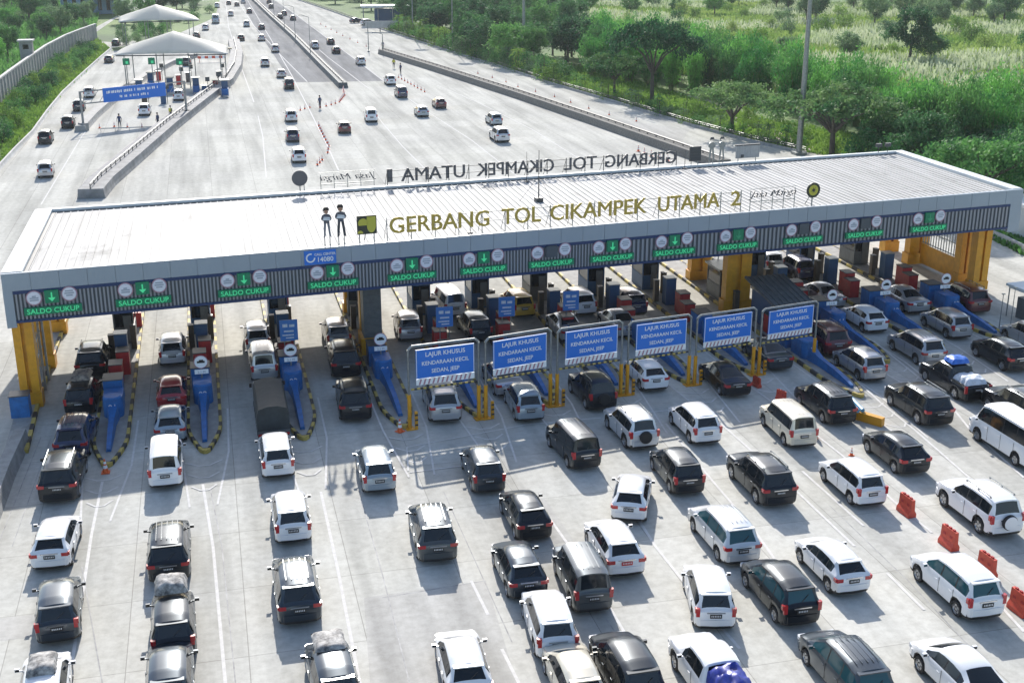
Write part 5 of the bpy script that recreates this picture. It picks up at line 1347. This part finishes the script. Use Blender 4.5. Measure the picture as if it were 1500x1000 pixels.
# ------------------------------------------------------------------ vegetation
def leaf_mat(name,c1,c2,sc=.5,trans=.32):
    m=bpy.data.materials.new(name); m.use_nodes=True; N,L=nodes(m); b=N['Principled BSDF']; b.inputs['Roughness'].default_value=.7; b.inputs['Specular IOR Level'].default_value=.25
    tc=N.new('ShaderNodeTexCoord'); oi=N.new('ShaderNodeObjectInfo'); ns=N.new('ShaderNodeTexNoise'); ns.inputs['Scale'].default_value=sc; ns.inputs['Detail'].default_value=4
    L.new(tc.outputs['Object'],ns.inputs['Vector']); ad=N.new('ShaderNodeMath'); ad.operation='MULTIPLY_ADD'; ad.inputs[1].default_value=.32; ad.inputs[2].default_value=-.16
    L.new(oi.outputs['Random'],ad.inputs[0]); a2=N.new('ShaderNodeMath'); L.new(ad.outputs[0],a2.inputs[0]); L.new(ns.outputs[0],a2.inputs[1])
    rp=N.new('ShaderNodeValToRGB'); rp.color_ramp.elements[0].position=.34; rp.color_ramp.elements[1].position=.68; rp.color_ramp.elements[0].color=(*c1,1); rp.color_ramp.elements[1].color=(*c2,1)
    L.new(a2.outputs[0],rp.inputs[0]); L.new(rp.outputs[0],b.inputs['Base Color'])
    tr=N.new('ShaderNodeBsdfTranslucent'); L.new(rp.outputs[0],tr.inputs[0]); mx=N.new('ShaderNodeMixShader'); mx.inputs[0].default_value=trans
    L.new(b.outputs[0],mx.inputs[1]); L.new(tr.outputs[0],mx.inputs[2]); L.new(mx.outputs[0],N['Material Output'].inputs[0]); return m
LM=dict(dark=leaf_mat('leaves_dark_green',(.022,.085,.037),(.08,.20,.07)),
 mid=leaf_mat('leaves_mid_green',(.04,.14,.045),(.15,.34,.085)),
 bright=leaf_mat('leaves_bright_green',(.04,.19,.045),(.19,.46,.09)),
 rain=leaf_mat('leaves_rain_tree',(.04,.13,.045),(.21,.33,.11),.35),
 teal=leaf_mat('leaves_grey_green',(.10,.19,.09),(.22,.34,.15)),
 yel=leaf_mat('leaves_yellow_green',(.10,.21,.04),(.24,.38,.07)),
 reed=leaf_mat('reed_plumes_pale',(.22,.33,.12),(.48,.53,.34),.06,.4),
 herb=leaf_mat('field_herbs',(.14,.26,.05),(.36,.46,.13),.04))
M['bark']=mat('bark',(.10,.085,.07),.9,var=.3,vs=3)
M['cane']=mat('bamboo_cane',(.16,.20,.07),.6,var=.3,vs=3)
def leaf(mb,p,sz,r_,vert=0):
    n=Vector((r_.gauss(0,1),r_.gauss(0,1),r_.gauss(0,.9)+.35)).normalized()
    e=n.orthogonal().normalized(); a=r_.uniform(0,6.28); e=(Matrix.Rotation(a,3,n)@e); g=n.cross(e)
    if vert: e=Vector((r_.gauss(0,.25),r_.gauss(0,.25),1)).normalized(); g=e.cross(n).normalized()
    w_,h_=sz*r_.uniform(.6,1.1),sz*r_.uniform(.35,.6)
    if vert: w_*=1.5; h_*=.6
    o=len(mb.v); mb.v+=[tuple(p-e*w_-g*h_*.3),tuple(p-g*h_),tuple(p+e*w_),tuple(p+g*h_)]; mb.f.append((o,o+1,o+2,o+3)); mb.m.append(0)
def tree_proto(kind,seed):
    r_=random.Random(seed); cr=MB(); tk=MB()
    if kind=='rain':      # broad umbrella crown, h=8, radius 6.5
        tk.tube((0,0,-.3),(.1,0,2.6),.30,8,.24)
        tips=[]
        for k in range(9):
            a=k*.7+r_.uniform(-.2,.2); rr=r_.uniform(2.2,5.0); p=Vector((rr*math.cos(a),rr*math.sin(a),6.2-rr*.22+r_.uniform(-.3,.4)))
            m_=Vector((p.x*.4,p.y*.4,4.2)); tk.tube((.1,0,2.4),m_,.17,6,.10); tk.tube(m_,p,.10,5,.03); tips.append(p)
        for k in range(64):
            a=r_.uniform(0,6.28); rr=6.0*math.sqrt(r_.random()); c=Vector((rr*math.cos(a),rr*math.sin(a),7.0-rr*rr*.055+r_.uniform(-.7,.35)))
            cw=r_.uniform(.8,1.5)
            for q in range(85): leaf(cr,c+Vector((r_.gauss(0,cw*.55),r_.gauss(0,cw*.55),r_.gauss(0,.26))),.24,r_)
    elif kind=='round':   # dense round tree, h=8
        tk.tube((0,0,-.3),(0,0,3),.25,7,.16)
        for k in range(6):
            a=k*1.05; tk.tube((0,0,2.2),(1.8*math.cos(a),1.8*math.sin(a),4.8),.1,5,.03)
        for k in range(52):
            d=Vector((r_.gauss(0,1),r_.gauss(0,1),r_.gauss(0,1))).normalized()*r_.uniform(.55,1.0); c=Vector((d.x*3.1,d.y*3.1,4.9+d.z*2.9)); cw=r_.uniform(.6,1.1)
            if c.z<1.2: continue
            for q in range(68): leaf(cr,c+Vector((r_.gauss(0,cw*.5),r_.gauss(0,cw*.5),r_.gauss(0,cw*.45))),.25,r_)
    elif kind=='bamboo':  # clump of arching canes, h=9
        for k in range(26):
            a=r_.uniform(0,6.28); sp=r_.uniform(.3,2.6); h=r_.uniform(6.0,9.5)*(1-sp*.06); b0=Vector((.5*math.cos(a)*sp*.5,.5*math.sin(a)*sp*.5,-.2)); prev=b0
            for q in range(1,9):
                t_=q/8; p=Vector((b0.x+math.cos(a)*sp*t_**2.0,b0.y+math.sin(a)*sp*t_**2.0,h*(t_-.12*t_**3*sp*.5)))
                if q in (4,8) : tk.tube(prev,p,.05,3,.02,cap=False) ; prev=p
                if t_>.18:
                    for w_ in range(int(10+9*t_)): leaf(cr,p+Vector((r_.gauss(0,.38),r_.gauss(0,.38),r_.gauss(0,.5))),.24,r_,vert=(w_%3>0))
    elif kind=='bush':    # loose shrub, h=3.2
        for k in range(5): a=k*1.3; tk.tube((0,0,-.2),(.7*math.cos(a),.7*math.sin(a),2.0),.05,4,.02,cap=False)
        for k in range(24):
            a=r_.uniform(0,6.28); rr=1.5*math.sqrt(r_.random()); c=Vector((rr*math.cos(a),rr*math.sin(a),r_.uniform(.5,2.9-rr*.5))); 
            for q in range(40): leaf(cr,c+Vector((r_.gauss(0,.35),r_.gauss(0,.35),r_.gauss(0,.32))),.17,r_)
    elif kind=='palmish': # young roadside tree with drooping leaf rosettes, h=4.5
        for s_ in range(3):
            bx,by=r_.uniform(-.7,.7),r_.uniform(-.7,.7); h=r_.uniform(2.8,4.4); tk.tube((bx,by,-.2),(bx+r_.uniform(-.3,.3),by,h),.07,5,.04,cap=False)
            for k in range(13):
                a=r_.uniform(0,6.28); el=r_.uniform(-.2,.9)
                for q in range(10):
                    t_=q/9*1.5; c=Vector((bx+math.cos(a)*t_,by+math.sin(a)*t_,h+math.sin(el)*t_-.35*t_*t_)); leaf(cr,c,.17,r_)
        for k in range(520): leaf(cr,Vector((r_.gauss(0,.8),r_.gauss(0,.8),abs(r_.gauss(0,1.2)))),.17,r_)
    return cr.mesh('crown',[M['bark']]),tk.mesh('trunk',[M['cane'] if kind=='bamboo' else M['bark']])
PROT={k:[tree_proto(k,11+7*i) for i in range(3)] for k in ('rain','round','bamboo','bush','palmish')}
NM={'rain':'umbrella_tree','round':'leafy_tree','bamboo':'bamboo_clump','bush':'shrub','palmish':'young_tree'}
CT={'rain':'tree','round':'tree','bamboo':'bamboo','bush':'shrub','palmish':'young tree'}
vr=random.Random(77)
def plant(kind,leafm,x,y,s,label,group=None,z=0.0,sz=None):
    c_,t_=PROT[kind][vr.randrange(3)]
    r=thing(NM[kind],label,CT[kind],(x,y,z),vr.uniform(0,6.28),group); r.scale=(s,s,s*(sz or 1)*vr.uniform(.92,1.08))
    for nm,me,m in (('crown',c_,LM[leafm]),('trunk',t_,None)):
        o=obj(nm,me,r)
        if m: sl_=o.material_slots[0]; sl_.link='OBJECT'; sl_.material=m
    return r
def P2(px,py): return G(px,py)
# named single trees
for (px,py),k,m,s,lb,sz in (((1072,197),'rain','rain',1.0,'umbrella shaped tree with brown tipped crown just left of the high mast',.95),((955,147),'rain','dark',1.15,'large dark loose tree leaning over the shrubs right of the woods',1.35),
 ((1218,229),'rain','rain',1.28,'wide umbrella tree with brownish top right of the high mast',.88),((900,138),'rain','rain',.85,'umbrella tree left of the large dark loose tree',1.0),((1430,318),'rain','mid',1.0,'broad leafy tree close behind the right corner of the canopy roof',1.0),
 ((1332,92),'round','dark',1.35,'big dark round tree standing alone in the pale field',1.0),((1362,92),'round','dark',1.0,'dark tree touching the right side of the lone field tree',.8),((1242,84),'round','teal',.85,'grey green bushy tree left of the lone field tree',.8),((1150,86),'round','teal',.8,'grey green tree in the field left of the high mast top',.8),
 ((1510,300),'rain','mid',.9,'broad leafy tree at the right edge beyond the canopy',.95)):
    p=P2(px,py); plant(k,m,p.x,p.y,s,lb,None,0,sz)
# shrubs along the fence of the right access road
fe=[G(*p) for p in ((565,47),(640,73),(720,98),(810,128),(900,155),(1010,189),(1100,212),(1165,226))]
fl=[0]
for a,c in zip(fe,fe[1:]): fl.append(fl[-1]+(c-a).length)
def along(d):
    for a in range(len(fe)-1):
        if d<=fl[a+1]: return fe[a].lerp(fe[a+1],(d-fl[a])/(fl[a+1]-fl[a]))
    return fe[-1]
d=0
while d<fl[-1]:
    p=along(d); near=1-d/fl[-1]
    plant(vr.choice(('palmish','palmish','bush')),vr.choice(('mid','teal','mid','yel')),p.x+2.2+vr.uniform(-.4,.8),p.y,vr.uniform(.7,1.05)*(1 if d<fl[-1]*.62 else .62),'young roadside tree in the row behind the access road railing','young trees behind the railing')
    if d<fl[-1]*.58: plant('bush',vr.choice(('mid','bright','teal','mid')),p.x+5+vr.uniform(-.8,1.5),p.y+vr.uniform(-1,1),vr.uniform(.7,1.15),'green shrub in the second row behind the access road railing','shrubs behind the railing')
    d+=2.7
# woods between the check point and the bamboo
def scatter(poly,n,fn,mind=3.0,mx=20000):
    P_=[G(*p) for p in poly]; xs=[p.x for p in P_]; ys=[p.y for p in P_]; pts=[]; tr=0
    def inside(x,y):
        c=False; j=len(P_)-1
        for i in range(len(P_)):
            if (P_[i].y>y)!=(P_[j].y>y) and x<(P_[j].x-P_[i].x)*(y-P_[i].y)/(P_[j].y-P_[i].y)+P_[i].x: c=not c
            j=i
        return c
    while len(pts)<n and tr<mx:
        tr+=1; x=vr.uniform(min(xs),max(xs)); y=vr.uniform(min(ys),max(ys))
        if not inside(x,y): continue
        if any((x-a)**2+(y-b_)**2<mind*mind for a,b_ in pts): continue
        pts.append((x,y)); fn(x,y)
scatter(((590,40),(700,85),(800,112),(880,125),(850,50),(760,20),(640,0),(600,15)),70,lambda x,y: plant('round',vr.choice(('dark','dark','mid')),x,y,vr.uniform(.85,1.3),'dense dark tree of the woods behind the check point','trees of the woods'),4.6)
scatter(((420,-8),(600,44),(640,-10),(560,-30)),34,lambda x,y: plant('round',vr.choice(('dark','mid','mid')),x+4,y,vr.uniform(.8,1.2),'green tree of the far woods above the check point','trees of the far woods'),5.5)
# bamboo thicket
scatter(((850,110),(1000,140),(1130,152),(1290,215),(1420,245),(1530,262),(1530,198),(1400,202),(1280,185),(1150,133),(1000,100),(880,75)),92,lambda x,y: plant('bamboo',vr.choice(('bright','bright','mid','bright')),x,y,vr.uniform(.8,1.12),'bright green bamboo clump in the thicket right of the highway','bamboo clumps of the thicket'),3.5)
scatter(((1260,238),(1530,300),(1530,255),(1300,225)),22,lambda x,y: plant('round',vr.choice(('dark','mid')),x,y,vr.uniform(.6,.9),'low leafy tree at the foot of the bamboo behind the canopy','low trees before the bamboo'),4)
scatter(((1240,236),(1400,330),(1530,330),(1530,290),(1300,232)),26,lambda x,y: plant('bush','mid',x,y,vr.uniform(.9,1.5),'green shrub beyond the right end of the canopy','shrubs beyond the canopy'),3)
scatter(((1060,172),(1150,214),(1230,232),(1180,190),(1100,160)),7,lambda x,y: plant('bush',vr.choice(('mid','yel')),x,y,vr.uniform(.5,.8),'low green shrub beside the dirt track','shrubs by the dirt track'),3)
# field bushes and distant tree lines
scatter(((880,40),(1120,80),(1530,120),(1530,20),(1100,10),(860,8)),50,lambda x,y: plant('bush',vr.choice(('teal','mid','yel','herb')),x,y,vr.uniform(.7,1.6),'bush standing in the pale reed field','bushes in the reed field'),6)
scatter(((1100,38),(1530,50),(1530,5),(1100,-2)),34,lambda x,y: plant('round',vr.choice(('dark','teal','teal')),x,y,vr.uniform(.8,1.25),'tree of the hazy tree line at the top right','trees of the far tree line'),7)
scatter(((700,25),(1100,28),(1100,-14),(700,-14)),34,lambda x,y: plant('round',vr.choice(('teal','mid','dark')),x,y,vr.uniform(.6,1.0),'tree scattered at the top of the field behind the woods','trees at the field top'),8)
# left side: green bank, trees behind the wall, greenery round the canopies
scatter(((2,215),(48,165),(92,118),(140,75),(128,68),(80,98),(40,128),(5,165)),60,lambda x,y: plant('bush',vr.choice(('mid','yel','mid','dark')),x,y,vr.uniform(.45,.95),'shrub on the green bank between wall and left branch road','shrubs on the green bank'),2.4)
scatter(((-40,130),(10,105),(60,70),(110,50),(150,42),(150,26),(60,20),(-40,30)),60,lambda x,y: plant(vr.choice(('round','bush')),vr.choice(('mid','bright','dark','teal')),x-3,y,vr.uniform(.6,.95),'tree behind the tall retaining wall at the top left','trees behind the retaining wall'),5)
scatter(((-30,35),(80,28),(80,-14),(-30,-14)),20,lambda x,y: plant('round',vr.choice(('dark','mid')),x,y,vr.uniform(1,1.4),'tall dark tree at the top left corner','tall trees at the top left'),7)
scatter(((172,72),(235,52),(290,34),(285,26),(175,44)),26,lambda x,y: plant('bush',vr.choice(('mid','teal')),x,y,vr.uniform(.6,1.0),'shrub on the green strip between the two membrane canopies','shrubs between the canopies'),3)
scatter(((236,6),(320,14),(325,-12),(230,-12)),18,lambda x,y: plant('round',vr.choice(('dark','mid')),x-4,y,vr.uniform(.6,.9),'tree behind the far membrane canopy','trees behind the far canopy'),6)
sheet('green_strip_ground',[G(*p) for p in ((120,62),(165,75),(178,74),(260,50),(315,26),(322,0),(230,4),(180,20))],.012,gm)
sheet('left_branch_service_road',[G(*p) for p in ((118,60),(165,62),(200,60),(196,66),(165,70),(124,66))],.018,M['plaza'])
p=[G(*q) for q in ((1000,140),(1100,186),(1170,217),(1240,250),(1262,250),(1190,214),(1120,180),(1020,138))]
M['dirt']=mat('dirt_track',(.30,.26,.22),.95,var=.3,vs=.5); sheet('dirt_path',p,-.05,M['dirt'])
scatter(((200,40),(322,30),(326,-14),(180,-14)),26,lambda x,y: plant(vr.choice(('round','bush')),vr.choice(('dark','mid','teal')),x-3,y,vr.uniform(.7,1.0),'tree or shrub on the green between the far canopy and the highway','greenery beside the far canopy'),4.5)
scatter(((380,-6),(480,8),(560,34),(600,20),(560,-20),(400,-24)),26,lambda x,y: plant('bush',vr.choice(('mid','bright')),x+5,y,vr.uniform(1.0,1.7),'bush beside the far end of the access road','bushes by the far access road'),4)
# uncountable cover: field herbs, reed plumes, bank grass
def cover(name,poly,n,m,hh,ww,label,z=-.1,seed=3,noise_gate=None):
    r_=random.Random(seed); P_=[G(*p) for p in poly]; xs=[p.x for p in P_]; ys=[p.y for p in P_]; mb=MB(); k=0; tr=0
    while k<n and tr<n*12:
        tr+=1; x=r_.uniform(min(xs),max(xs)); y=r_.uniform(min(ys),max(ys)); c=False; j=len(P_)-1
        for i in range(len(P_)):
            if (P_[i].y>y)!=(P_[j].y>y) and x<(P_[j].x-P_[i].x)*(y-P_[i].y)/(P_[j].y-P_[i].y)+P_[i].x: c=not c
            j=i
        if not c: continue
        if noise_gate is not None and mnoise.noise(Vector((x*.03,y*.03,seed)))<noise_gate: continue
        k+=1; a=r_.uniform(0,3.14); h=hh*r_.uniform(.5,1.2); w_=ww*r_.uniform(.6,1.3); lx,ly=r_.gauss(0,.25)*h,r_.gauss(0,.25)*h; o=len(mb.v); ca,sa=math.cos(a)*w_/2,math.sin(a)*w_/2
        mb.v+=[(x-ca,y-sa,z),(x+ca,y+sa,z),(x+ca*.7+lx,y+sa*.7+ly,z+h),(x-ca*.7+lx,y-sa*.7+ly,z+h*.9)]; mb.f.append((o,o+1,o+2,o+3)); mb.m.append(0)
    o=mb.build(name,m); o['kind']='stuff'; o['label']=label; return o
FIELD=((860,60),(1000,110),(1150,140),(1290,180),(1540,185),(1540,10),(1100,5),(860,5))
cover('field_herbs',FIELD,42000,LM['herb'],1.1,.5,'yellow green herbs and grasses covering the field')
cover('reed_plumes',FIELD,22000,LM['reed'],1.9,.3,'pale feathery reed plumes in patches over the field',seed=8,noise_gate=.04)
cover('bank_grass',((560,44),(720,94),(1010,184),(1250,238),(1540,330),(1540,250),(1100,170),(900,110),(650,50)),24000,LM['yel'],.5,.3,'bright grass between the access road and the bamboo',seed=4)
cover('bank_grass',((0,246),(48,196),(92,138),(163,73),(140,55),(80,90),(0,150),(-40,190),(-40,290)),12000,LM['yel'],.45,.25,'bright grass on the bank of the left branch road',seed=5)
cover('wild_grass',((-60,150),(60,85),(140,52),(150,-10),(-60,-10)),16000,LM['mid'],1.2,.4,'wild grass behind the retaining wall',seed=6)
cover('hedge_grass',((1440,345),(1540,395),(1540,330),(1440,320)),5000,LM['mid'],.6,.2,'green strip under the gate house right of the canopy',seed=7)

# ------------------------------------------------------------------ haze: the damp air over the plain
hz=MB(); hz.box((0,950,14.2),(3060,3160,37)); hm=bpy.data.materials.new('haze'); hm.use_nodes=True; N,L=nodes(hm); N.remove(N['Principled BSDF'])
pv=N.new('ShaderNodeVolumePrincipled'); pv.inputs['Color'].default_value=(.86,.93,1,1); pv.inputs['Density'].default_value=.0001; pv.inputs['Anisotropy'].default_value=.3; L.new(pv.outputs[0],N['Material Output'].inputs['Volume'])
o=hz.build('haze',hm); o['kind']='stuff'; o['label']='thin pale haze over the whole plain'
